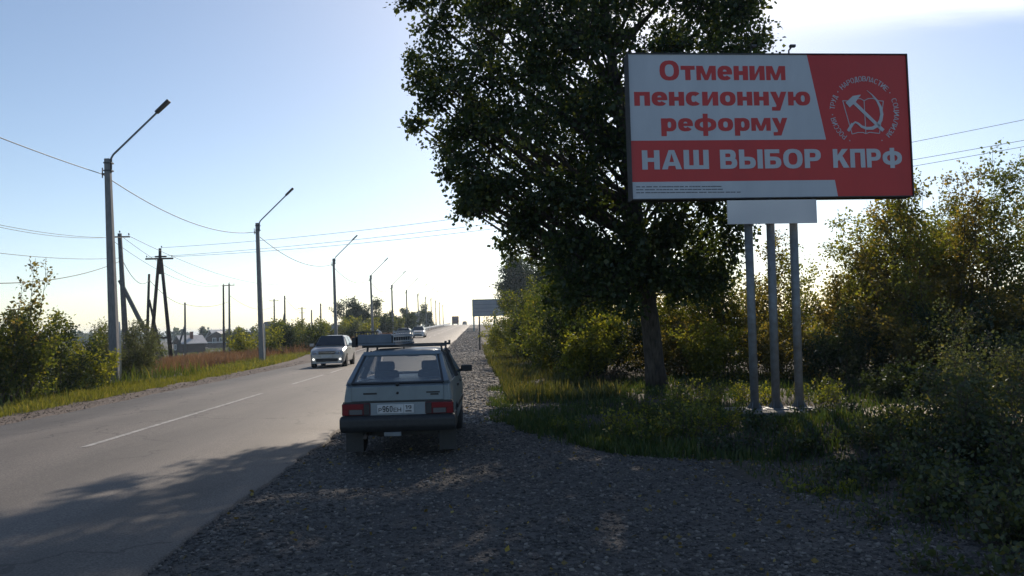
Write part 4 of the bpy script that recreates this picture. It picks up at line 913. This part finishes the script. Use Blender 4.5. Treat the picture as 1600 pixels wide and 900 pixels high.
# fence of planks before the brown houses
fb = thing('plank_fence', 'pale horizontal plank fence in front of the house with two white windows', 'fence', (-76, 236, gz1(-76, 236)))
for k in range(4): MB().box(-6,-.03,.35+k*.42,6,.0,.35+k*.42+.26).build('plank', PROOF if k == 3 else TIMB, fb)
for k in range(5): MB().box(-6+k*3-.06,.0,-.2,-6+k*3+.06,.12,2.0).build('post', TIMB, fb)

# ------------------------------------------------------------------ far roadside furniture
def small_board(x, y, zb, W, H, label, face, legs, legm, rz=0, lines=True):
    z0 = gz1(x, y); o = thing('billboard', label, 'billboard', (x, y, z0), rz); b = zb-z0
    p = MB().box(-W/2, -.12, b, W/2, .12, b+H).build('panel', face, o, bevel=.03, seg=1)
    f = MB(); f.box(-W/2-.14,-.18,b-.14,-W/2,.2,b+H+.14).box(W/2,-.18,b-.14,W/2+.14,.2,b+H+.14).box(-W/2,-.18,b+H,W/2,.2,b+H+.14).box(-W/2,-.18,b-.14,W/2,.2,b); f.build('frame', legm, o)
    if lines:
        for k in range(3): MB().box(-W*.46,-.135,b+H*(.22+.24*k),W*.46,-.122,b+H*(.22+.24*k)+.09).build('print_line', GREY, p)
    for lx in legs: MB().box(lx-.14,-.12,-.2,lx+.14,.16,b-.14).build('post', legm, o)
    return o
TEAL = mat('teal_paint', (0.10,0.22,0.23), (0.14,0.27,0.27), 3, .6)
FGREY = mat('board_grey', (0.24,0.27,0.31), (0.30,0.33,0.37), .6, .7)
small_board(2.2, 148, 4.1, 6.0, 2.9, 'grey blue far billboard on the right above the shoulder', FGREY, (-2.9, 1.0), TEAL)
small_board(-16.3, 200, 3.95, 2.9, 1.75, 'small grey billboard far left of the road behind the fifth street lamp', mat('board_dark', (0.12,0.13,0.15), (0.17,0.18,0.2), 1, .7), (-1.2, 1.2), WHITEP, lines=False)
sp = thing('marker_post', 'thin dark post at the edge of the right shoulder', 'post', (.12, 60, gz1(.1, 60)))
MB().tube([(0,0,-.1),(.02,0,2.5)], .055, 8).build('pole', DKST, sp); MB().lathe([(.055,2.49),(.075,2.5),(.075,2.54),(.02,2.6)], 'z', 8, (.02,0,0)).build('cap', DKST, sp)
# guardrail
gr = thing('guardrail', 'grey steel guardrail along the left edge of the far rise', 'guardrail', (0,0,0))
GRM = mat('galvanised', (0.55,0.56,0.57), (0.42,0.43,0.44), 3, .45, .4)
for y0 in range(150, 300, 10):
    m = MB(); z0, z1 = float(rz_(y0)), float(rz_(y0+10))
    for a, b, c, d in ((.48,.56,0,.05),(.56,.64,.05,.0),(.64,.70,.0,.05),(.70,.78,.05,0)):
        m.add([(-10.4+c,y0,z0+a),(-10.4+d,y0,z0+b),(-10.4+d,y0+9.98,z1+b),(-10.4+c,y0+9.98,z1+a),(-10.44+c,y0,z0+a),(-10.44+d,y0,z0+b),(-10.44+d,y0+9.98,z1+b),(-10.44+c,y0+9.98,z1+a)], [(0,1,2,3),(7,6,5,4),(0,4,5,1),(3,2,6,7)])
    m.build('rail', GRM, gr)
    MB().box(-10.60,y0-.06,z0-.3,-10.47,y0+.06,z0+.74).build('post', GRM, gr)

# ------------------------------------------------------------------ vehicles
RUB = mat('tyre_rubber', (0.022,0.022,0.023), (0.035,0.034,0.033), 30, .9)
RIM = mat('wheel_steel', (0.35,0.36,0.37), (0.22,0.22,0.22), 8, .4, .7)
BLK = mat('black_plastic', (0.020,0.021,0.023), (0.032,0.032,0.033), 18, .55)
DGL = mat('dark_glass', (0.012,0.016,0.022), None, rough=.05, spec=.8)
REDL = mat('tail_lens', (0.20,0.013,0.018), None, rough=.15, spec=.7)
REDD = mat('tail_lens_dark', (0.09,0.012,0.016), None, rough=.2, spec=.7)
CLR = mat('clear_lens', (0.50,0.52,0.54), None, rough=.12, spec=.7)
FOG = mat('lit_lamp', (0.9,0.9,0.85), None, rough=.3, emit=(1.0,0.95,0.82,2.2))
CHR = mat('chrome', (0.55,0.56,0.58), None, rough=.15, metal=1.0)
PLT = mat('plate_white', (0.62,0.63,0.64), (0.5,0.5,0.5), 12, .6)
PTX = mat('plate_black', (0.02,0.02,0.02), None, rough=.6)
def wheel(parent, x, y, z, r, w):
    t = MB().lathe([(r*.62,-w/2),(r*.9,-w/2),(r,-w*.36),(r,w*.36),(r*.9,w/2),(r*.62,w/2)], 'x', 24, (x,y,z)).build('wheel', RUB, parent)
    s = 1 if x > 0 else -1
    rm = MB(); rm.lathe([(r*.63,-w*.3),(r*.63,w*.42*1),(r*.55,w*.46),(r*.48,w*.30),(r*.2,w*.34),(r*.16,w*.42),(.02,w*.42)] if s > 0 else [(r*.63,w*.3),(r*.63,-w*.42),(r*.55,-w*.46),(r*.48,-w*.30),(r*.2,-w*.34),(r*.16,-w*.42),(.02,-w*.42)], 'x', 20, (x,y,z))
    rm.build('rim', RIM, t); return t
def loft(st, m, name, parent, bevel=.04, cuts=()):
    """st: list of (y, [(x,z)...]) half sections from sill to centre; mirrored and skinned"""
    mb = MB(); k = len(st[0][1]); vs = []
    for y, sec in st: vs += [(x, y, z) for x, z in sec]+[(-x, y, z) for x, z in reversed(sec[:-1])]
    n = 2*k-1; f = []
    for i in range(len(st)-1):
        for j in range(n-1): f.append((i*n+j, i*n+j+1, (i+1)*n+j+1, (i+1)*n+j))
        f.append((i*n+n-1, i*n, (i+1)*n, (i+1)*n+n-1))
    f += [tuple(range(n)), tuple((len(st)-1)*n+j for j in reversed(range(n)))]
    mb.add(vs, f); o = mb.build(name, m, parent)
    for (cy, cz, cr) in cuts:
        c = MB().lathe([(cr,-1.5),(cr,1.5)], 'x', 28, (0,cy,cz)).build('arch_cut', None); md = o.modifiers.new('b', 'BOOLEAN'); md.object = c; md.operation = 'DIFFERENCE'; md.solver = 'EXACT'
        o.parent = None; bpy.context.view_layer.update(); dg = bpy.context.evaluated_depsgraph_get(); me = bpy.data.meshes.new_from_object(o.evaluated_get(dg)); o.modifiers.clear(); o.data = me; bpy.data.objects.remove(c); o.parent = parent
        if not me.materials: me.materials.append(m)
    if bevel:
        b = o.modifiers.new('bevel', 'BEVEL'); b.width = bevel; b.segments = 3; b.limit_method = 'ANGLE'; b.angle_limit = R(22)
        for p in o.data.polygons: p.use_smooth = True
        w = o.modifiers.new('wn', 'WEIGHTED_NORMAL'); w.keep_sharp = False
    return o

def hatchback():
    o = thing('hatchback_car', 'old silver grey hatchback parked on the gravel shoulder seen from behind', 'car', (-1.13, 11.05, .07), R(-1.2))
    SIL = mat('silver_paint', (0.225,0.27,0.30), (0.185,0.22,0.245), 2.5, .38, .35, spec=.5)
    def sec(w, zt, zb=.30, zs=.24): return [(.60*w, zs-.02), (.93*w, zs), (.99*w, zb+.08), (1.0*w, .60), (.985*w, .76), (.945*w, zt), (.5*w, zt+.012), (0, zt+.018)]
    st = [(.0, sec(.775, .90, zs=.34)), (.05, sec(.80, .925, zs=.30)), (.5, sec(.82, .945)), (1.2, sec(.825, .94)), (2.6, sec(.825, .925)), (2.85, sec(.82, .915)), (3.3, sec(.81, .86)), (3.75, sec(.79, .80)), (3.93, sec(.76, .72, zs=.3))]
    loft(st, SIL, 'body', o, .035, ((.72,.28,.33), (3.15,.28,.33)))
    # roof, pillars
    rf = MB(); V = []
    for y, x, z in ((.62,.555,1.345),(.80,.575,1.372),(1.5,.585,1.385),(2.1,.575,1.37),(2.22,.56,1.345)):
        V.append([(-x,y,z-.02),(-x*.8,y,z+.012),(0,y,z+.026),(x*.8,y,z+.012),(x,y,z-.02)])
    vs = [p for r in V for p in r]; nb = len(vs); vs += [(x, y, z-.05) for x, y, z in vs]; f = []
    for i in range(4):
        for j in range(4): f += [(i*5+j, i*5+j+1, i*5+j+6, i*5+j+5), (nb+i*5+j+5, nb+i*5+j+6, nb+i*5+j+1, nb+i*5+j)]
    for i in range(4): f += [(i*5, i*5+5, nb+i*5+5, nb+i*5), (i*5+9, i*5+4, nb+i*5+4, nb+i*5+9)]
    for j in range(4): f += [(j+1, j, nb+j, nb+j+1), (20+j, 20+j+1, nb+20+j+1, nb+20+j)]
    rf.add(vs, f, True); rf.build('roof', SIL, o)
    for s in (-1, 1):
        c = MB(); q = [(s*.775,.05,.93),(s*.775,.62,.935),(s*.60,.98,1.35),(s*.575,.62,1.345)]
        c.slab(q if s > 0 else q[::-1], -.05); c.build('pillar', SIL, o, bevel=.012)
        e = MB(); e.beam((s*.70,.045,.945), (s*.565,.625,1.325), .11, .05, (0,-.6,.8)); e.build('tailgate_frame', SIL, o, bevel=.012)
        MB().beam((s*.775,1.50,.93), (s*.59,1.52,1.35), .10, .035, (0,1,0)).build('pillar', BLK, o)
        MB().beam((s*.765,2.86,.92), (s*.57,2.20,1.35), .06, .05, (0,0,1)).build('pillar', SIL, o)
        for a, b, c2, d in ((.70,1.45,1.47,1.0),(1.58,2.72,2.16,1.58)):
            q = [(s*.768,a,.945),(s*.768,b,.945),(s*.592,c2,1.335),(s*.592,d,1.335)]
            MB().slab(q if s > 0 else q[::-1], -.008).build('side_window', MATS.get('car_glass') or glass_mat('car_glass', (.97,.985,.99)), o)
        MB().box(s*.825-.012,.9,.50,s*.825+.012,2.85,.56).build('side_moulding', BLK, o)
        for y in (1.3, 2.3): MB().box(s*.812-.02,y,.80,s*.812+.02,y+.16,.835).build('door_handle', BLK, o)
    CG = MATS['car_glass']
    MB().slab([(-.655,.012,.955),(.655,.012,.955),(.545,.572,1.318),(-.545,.572,1.318)], -.008).build('rear_window', CG, o)
    fr = MB()
    for p0, p1 in (((-.665,.006,.95),(.665,.006,.95)),((-.555,.58,1.325),(.555,.58,1.325)),((-.665,.006,.95),(-.555,.58,1.325)),((.665,.006,.95),(.555,.58,1.325))): fr.beam(p0, p1, .03, .022, (0,-.6,.8))
    fr.build('window_seal', BLK, o)
    MB().beam((-.60,.600,1.338),(.60,.600,1.338),.09,.035,(0,-.6,.8)).build('roof_edge', SIL, o, bevel=.01)
    MB().slab([(-.64,2.86,.93),(-.545,2.24,1.325),(.545,2.24,1.325),(.64,2.86,.93)], .008).build('windshield', CG, o)
    # tail: tailgate skin with shut lines, lamps, plate
    tg = MB().box(-.675,-.022,.705,.675,.02,.915).build('tailgate', SIL, o, bevel=.012)
    MB().box(-.50,-.026,.80,-.30,-.0225,.825).build('name_badge', BLK, tg); MB().box(.42,-.026,.805,.62,-.0225,.825).build('name_badge', BLK, tg); MB().box(.48,-.026,.775,.60,-.0225,.798).build('name_badge', BLK, tg)
    MB().lathe([(.018,-.034),(.018,-.02)], 'y', 12, (0,0,.815)).build('lock', BLK, tg)
    MB().lathe([(.024,-.05),(.028,-.03),(.028,.0)], 'y', 12, (0,-.005,.935)).build('wiper_knob', BLK, o)
    MB().box(-.80,-.012,.685,.80,.02,.703).build('tail_trim', BLK, o)
    for s in (-1, 1):
        tl = MB().box(*((-.815,-.03,.515,-.40,.03,.683) if s < 0 else (.40,-.03,.515,.815,.03,.683))).build('tail_light', REDD, o, bevel=.015)
        a, b = sorted((s*.805, s*.50)); MB().box(a,-.037,.605,b,-.0305,.672).build('lens', REDL, tl)
        a, b = sorted((s*.805, s*.72)); MB().box(a,-.036,.525,b,-.0305,.600).build('lens', REDL, tl)
        a, b = sorted((s*.49, s*.41)); MB().box(a,-.035,.525,b,-.0305,.672).build('lens', BLK, tl)
        a, b = sorted((s*.70, s*.52)); MB().box(a,-.035,.53,b,-.0305,.595).build('lens', mat('reverse_lens', (0.12,0.12,0.125), None, rough=.2), tl)
    MB().box(-.398,-.010,.515,.398,.02,.683).build('number_panel', mat('silver_panel', (0.26,0.30,0.335), (0.22,0.255,0.285), 3, .4, .3), o)
    pl = MB().box(-.30,-.024,.535,.235,-.012,.658).build('number_plate', PLT, o, bevel=.004, seg=1)
    def ptext(t, x0, x1, z0, z1, s=.17, tt=.13, nm='plate_letters'):
        P, w = line_polys(t, .14, s, tt); mm = letter_mesh(nm, P, PTX, pl, lambda a, b: (x0+(x1-x0)*a/w, z0+(z1-z0)*b), .002); mm.location.y = -.0245
    ptext('Р', -.280, -.235, .556, .612); ptext('960', -.222, -.075, .556, .640); ptext('ЕН', -.062, .050, .556, .612); ptext('19', .110, .200, .592, .642)
    MB().box(.085,-.0265,.54,.089,-.0242,.653).build('plate_divider', PTX, pl)
    MB().box(.11,-.0265,.556,.20,-.0242,.572).build('plate_flag_text', PTX, pl)
    bp = MB(); bp.add([(-.83,-.06,.29),(.83,-.06,.29),(.84,-.10,.36),(.84,-.10,.47),(.83,-.06,.512),(-.83,-.06,.512),(-.84,-.10,.47),(-.84,-.10,.36)]+[(-.83,.5,.29),(.83,.5,.29),(.845,.5,.36),(.845,.5,.47),(.83,.5,.512),(-.83,.5,.512),(-.845,.5,.47),(-.845,.5,.36)],
        [(0,1,2,7),(7,2,3,6),(6,3,4,5),(0,8,9,1),(1,9,10,2),(2,10,11,3),(3,11,12,4),(4,12,13,5),(5,13,14,6),(6,14,15,7),(7,15,8,0),(8,15,14,13,12,11,10,9)])
    bp.build('bumper', BLK, o, bevel=.02)
    MB().box(-.20,-.075,.225,.05,-.03,.285).build('tow_bracket', STEEL, o, bevel=.01)
    ex = MB(); ex.tube([(-.48,-.05,.22),(-.48,.35,.24)], .028, 10); ex.lathe([(.02,.3),(.09,.32),(.09,.75),(.02,.77)], 'y', 12, (-.30,0,.26)); ex.build('exhaust', mat('rusty_exhaust', (0.10,0.07,0.055), (0.05,0.045,0.04), 12, .8), o)
    MB().box(-.60,.5,.17,.60,.62,.27).build('axle', BLK, o)
    MB().box(-.55,.30,.20,.55,3.6,.25).build('floor_pan', BLK, o)
    for s in (-1, 1):
        wheel(o, s*.70, .72, .20, .295, .19); wheel(o, s*.70, 3.15, .20, .295, .19)
        MB().box(s*.70-.13,.33,-.03,s*.70+.13,.345,.34).build('mud_flap', BLK, o)
    # mirrors
    for s in (-1, 1):
        mm = MB(); mm.box(s*.92-.10,2.50,.955,s*.92+.10,2.58,1.06); mr = mm.build('wing_mirror', BLK, o, bevel=.02); MB().beam((s*.76,2.56,.96),(s*.86,2.55,.99),.05,.04).build('mirror_arm', BLK, mr)
    # inside
    SEAT = mat('seat_cloth', (0.045,0.05,0.06), (0.07,0.075,0.085), 12, .95)
    for s in (-1, 1):
        MB().box(s*.36-.24,1.55,.35,s*.36+.24,2.05,.55).build('seat', SEAT, o, bevel=.05)
        sb = MB(); sb.beam((s*.36,1.58,.5),(s*.36,1.40,1.06),.46,.14,(0,1,0),.40,.10); k = sb.build('seat_back', SEAT, o, bevel=.05)
        MB().box(s*.36-.14,1.33,1.05,s*.36+.14,1.42,1.20).build('headrest', SEAT, k, bevel=.04)
    MB().box(-.62,.85,.4,.62,1.0,.955).build('rear_bench', SEAT, o, bevel=.04)
    MB().box(-.66,.12,.90,.66,.85,.952).build('parcel_shelf', BLK, o)
    MB().box(-.66,2.45,.6,.66,2.85,.965).build('dashboard', BLK, o, bevel=.03)
    MB().box(-.10,2.16,1.24,.10,2.18,1.30).build('inner_mirror', BLK, o)
    # roof rack, bolted on
    o.scale = (.945, 1, 1)
    for y in (.95, 1.95):
        rk = MB(); rk.box(-.66, y-.02, 1.425, .66, y+.02, 1.460)
        for s in (-1, 1): rk.beam((s*.60,y,1.33),(s*.585,y,1.43),.03,.03); rk.box(s*.655-.018,y-.025,1.425,s*.655+.018,y+.025,1.50); rk.beam((s*.60,y,1.345),(s*.66,y,1.30),.05,.02,(0,1,0))
        rk.box(-.02,y-.015,1.395,.0,y+.015,1.425); rk.build('roof_rack_bar', DKST, o)
    return o
hatchback()
def rack_crate():
    o = thing('cargo_crate', 'blue grey slatted cargo crate lashed on the roof rack of the parked hatchback', 'crate', (-1.52, 11.9, .015), R(-9))
    PANEL = mat('crate_board', (0.16,0.19,0.23), (0.12,0.145,0.18), 4, .7); PALE = mat('crate_pale', (0.45,0.47,0.48), (0.36,0.38,0.40), 4, .6)
    x0, x1, y0, y1, z0, z1 = -.29, .29, 0, 1.2, 1.517, 1.70
    MB().box(x0,y0,z0,x1,y1,z0+.03).build('floor_board', PANEL, o)
    MB().box(x0,y0,z0+.032,x1-.06,y0+.03,z1-.02).build('end_board', PANEL, o, bevel=.008)
    MB().box(x0,y1-.03,z0+.032,x1-.06,y1,z1-.02).build('end_board', PANEL, o)
    MB().box(x0+.03,y0+.04,z1-.05,x1-.03,y1-.04,z1-.03).build('cover_sheet', PALE, o)
    for x in (x0-.03, x1-.02):
        for k in range(3): MB().box(x-.012,y0,z0+.04+k*.075,x+.012,y1,z0+.062+k*.075).build('side_rail', PALE if x > x0 else DKST, o)
        for k in range(9): yy = y0+.02+k*(y1-y0-.06)/8; MB().box(x-.02,yy,z0,x-.0125,yy+.025,z1+.01).build('slat', PALE if x > x0 else DKST, o)
    MB().box(x0-.08,y0-.03,z0-.02,x0-.02,y0+.10,z0+.12).build('corner_bracket', BLK, o)
    return o
rack_crate()

def oncoming(name, label, cat, loc, W, L, H, paint, hood=1.0, fog=False, detail=True, rz=0, group='cars driving towards the camera', wedge=0.0):
    """modern car, nose at local y=0 pointing at -y"""
    o = thing(name, label, cat, loc, rz, group); w = W/2; zb = hood
    def sec(k, zbelt, xr, zr, zc, zs=.24): return [(.82*w*k, zs), (.95*w*k, zs+.06), (1.0*w*k, .62), (.97*w*k, zbelt), (xr*w, zr), (xr*w*.55, (zr+zc)/2+.012), (0, zc)]
    y1, y2, y3, y4 = .24*L, .40*L, .84*L, .97*L
    st = [(0, sec(.86, .58, .80, .62, .66, .26)), (.10, sec(.93, .74, .82, .80, .83, .22)), (.30, sec(.98, zb-.16, .84, zb-.10, zb-.05)), (y1, sec(1, zb-.04, .86, zb+.0, zb+.02)),
          (y2, sec(1, zb, .68, H-.05, H)), (.6*L, sec(1, zb+.01, .69, H-.02, H+.02)), (y3, sec(1, zb+.02, .66, H-.07, H-.03)), (y4, sec(.97, zb, .80, zb+.08, zb+.10)), (L, sec(.9, .8, .78, .84, .86, .3))]
    body = loft(st, paint, 'body', o, .05, ((.19*L,.31,.36), (.80*L,.31,.36)))
    a = lambda i, j, f, g: None
    z0, z1 = zb+.05, H-.03
    MB().slab([(-.80*w, y1+.05, z0-.01), (.80*w, y1+.05, z0-.01), (.62*w, y2-.03, z1-.02), (-.62*w, y2-.03, z1-.02)], .065).build('windshield', DGL, o)
    for s in (-1, 1):
        q = [(s*.965*w, y1+.22, zb+.015), (s*.965*w, y3-.1, zb+.03), (s*.70*w, y3-.25, H-.09), (s*.715*w, y2+.02, H-.09)]
        MB().slab(q if s > 0 else q[::-1], .012).build('side_window', DGL, o)
        MB().slab([(s*.962*w,.58*L,zb), (s*.962*w,.60*L,zb), (s*.70*w,.60*L,H-.08), (s*.70*w,.585*L,H-.08)] if s > 0 else [(s*.962*w,.60*L,zb), (s*.962*w,.58*L,zb), (s*.70*w,.585*L,H-.08), (s*.70*w,.60*L,H-.08)], .022).build('pillar', paint, o)
        wheel(o, s*(w-.11), .19*L, .31, .32, .21); wheel(o, s*(w-.11), .80*L, .31, .32, .21)
        hl = MB(); hl.slab([(s*.50*w,.045,.70),(s*.86*w,.13,.69),(s*.88*w,.20,.83),(s*.52*w,.085,.80)] if s > 0 else [(s*.86*w,.13,.69),(s*.50*w,.045,.70),(s*.52*w,.085,.80),(s*.88*w,.20,.83)], .03); h = hl.build('headlight', CLR, o)
        MB().lathe([(.05,-.03),(.05,.06)], 'y', 10, (s*.68*w,.03,.745)).build('bulb', CHR, h)
        if fog: MB().lathe([(.040,-.06),(.048,-.03),(.048,.12)], 'y', 12, (s*.74*w,.0,.42)).build('fog_light', FOG, o)
        mm = MB().box(s*(w+.10)-.10,y1+.30,zb+.02,s*(w+.10)+.10,y1+.40,zb+.17).build('wing_mirror', paint, o, bevel=.03); MB().beam((s*w*.95,y1+.36,zb+.04),(s*(w+.02),y1+.36,zb+.06),.05,.04).build('mirror_arm', BLK, mm)
        MB().box(s*w*1.0-.012,.42*L,zb-.14,s*w*1.0+.008,.42*L+.18,zb-.11).build('door_handle', CHR, o)
    MB().box(-.46*w,-.02,.66,.46*w,.10,.80).build('grille', BLK, o, bevel=.02)
    MB().box(-.44*w,-.03,.72,.44*w,-.021,.742).build('grille_bar', CHR, o)
    MB().box(-.62*w,-.03,.30,.62*w,.12,.46).build('bumper_intake', BLK, o, bevel=.03)
    MB().box(-.86*w,-.02,.215,.86*w,.14,.27).build('lip', mat('lip_silver', (0.4,0.4,0.4), None, rough=.5) if fog else BLK, o)
    MB().box(-.26,-.045,.49,.26,-.02,.60).build('number_plate', PLT, o)
    MB().box(-.6*w,.4,.2,.6*w,L-.3,.26).build('floor_pan', BLK, o)
    return o
SILV = mat('silver_metallic', (0.40,0.405,0.41), (0.37,0.37,0.38), 2, .3, .45); WHT = mat('white_car_paint', (0.72,0.72,0.71), None, rough=.3)
oncoming('crossover_car', 'silver car with lit fog lamps driving towards the camera in the left lane', 'car', (-7.32, 38.6, .02), 1.72, 4.1, 1.55, SILV, 1.0, True, rz=R(1.0))
oncoming('sedan_car', 'pale sedan mostly hidden behind the roof crate of the parked car', 'car', (-8.0, 84, float(rz_(84))+.03), 1.72, 4.3, 1.46, WHT, .93)
oncoming('sedan_car', 'white sedan approaching far up the rise', 'car', (-7.6, 100, float(rz_(100))+.03), 1.74, 4.4, 1.45, WHT, .93)
oncoming('sedan_car', 'tiny dark car at the crest of the rise', 'car', (-5.2, 318, float(rz_(318))+.03), 1.8, 4.4, 1.5, mat('dark_car_paint', (0.05,0.04,0.045), None, rough=.4), .93)
def truck(x, y, label):
    o = thing('truck', label, 'truck', (x, y, float(rz_(y))+.03)); RD = mat('truck_red', (0.10,0.03,0.03), (0.14,0.04,0.04), 2, .6)
    MB().box(-1.25,.9,1.0,1.25,7,3.4).build('cargo_box', RD, o, bevel=.05); c = MB(); c.box(-1.15,-1.0,.7,1.15,.8,1.7).add([(-1.15,-1.0,1.7),(1.15,-1.0,1.7),(1.05,-.6,2.75),(-1.05,-.6,2.75),(-1.15,.8,1.7),(1.15,.8,1.7),(1.05,.8,2.75),(-1.05,.8,2.75)], [(0,1,2,3),(5,4,7,6),(1,5,6,2),(4,0,3,7),(3,2,6,7),(0,4,5,1)])
    c.build('cab', RD, o); MB().slab([(-.95,-.97,1.8),(.95,-.97,1.8),(.9,-.66,2.6),(-.9,-.66,2.6)], .03).build('windshield', DGL, o)
    MB().box(-1.2,-1.1,.45,1.2,-.9,.8).build('bumper', BLK, o)
    for yy in (0, 4.6, 5.8):
        for s in (-1, 1): wheel(o, s*1.0, yy, .5, .5, .3)
    return o
truck(-8.6, 303, 'dark red truck coming over the crest of the rise')
# pale car parked off the road on the left
oncoming('hatchback_car', 'pale car standing among shrubs left of the road', 'car', (-17.6, 112, gz1(-17.6, 112)), 1.7, 4.0, 1.45, WHT, .93, rz=R(-70), group='cars standing off the road')

# ------------------------------------------------------------------ air
hz = MB().box(-4500, -2400, -9, 4500, 5500, 24).build('haze', None)
hm = bpy.data.materials.new('air'); hm.use_nodes = True; hn = hm.node_tree.nodes; hn.remove(hn['Principled BSDF'])
pv = hn.new('ShaderNodeVolumePrincipled'); pv.inputs['Color'].default_value = (0.68, 0.84, 1.0, 1); pv.inputs['Density'].default_value = 0.00034; pv.inputs['Anisotropy'].default_value = 0.35
hm.node_tree.links.new(pv.outputs[0], hn['Material Output'].inputs['Volume']); hz.data.materials.append(hm); hz['kind'] = 'stuff'
hz['label'] = 'thin pale haze filling the air down the road'
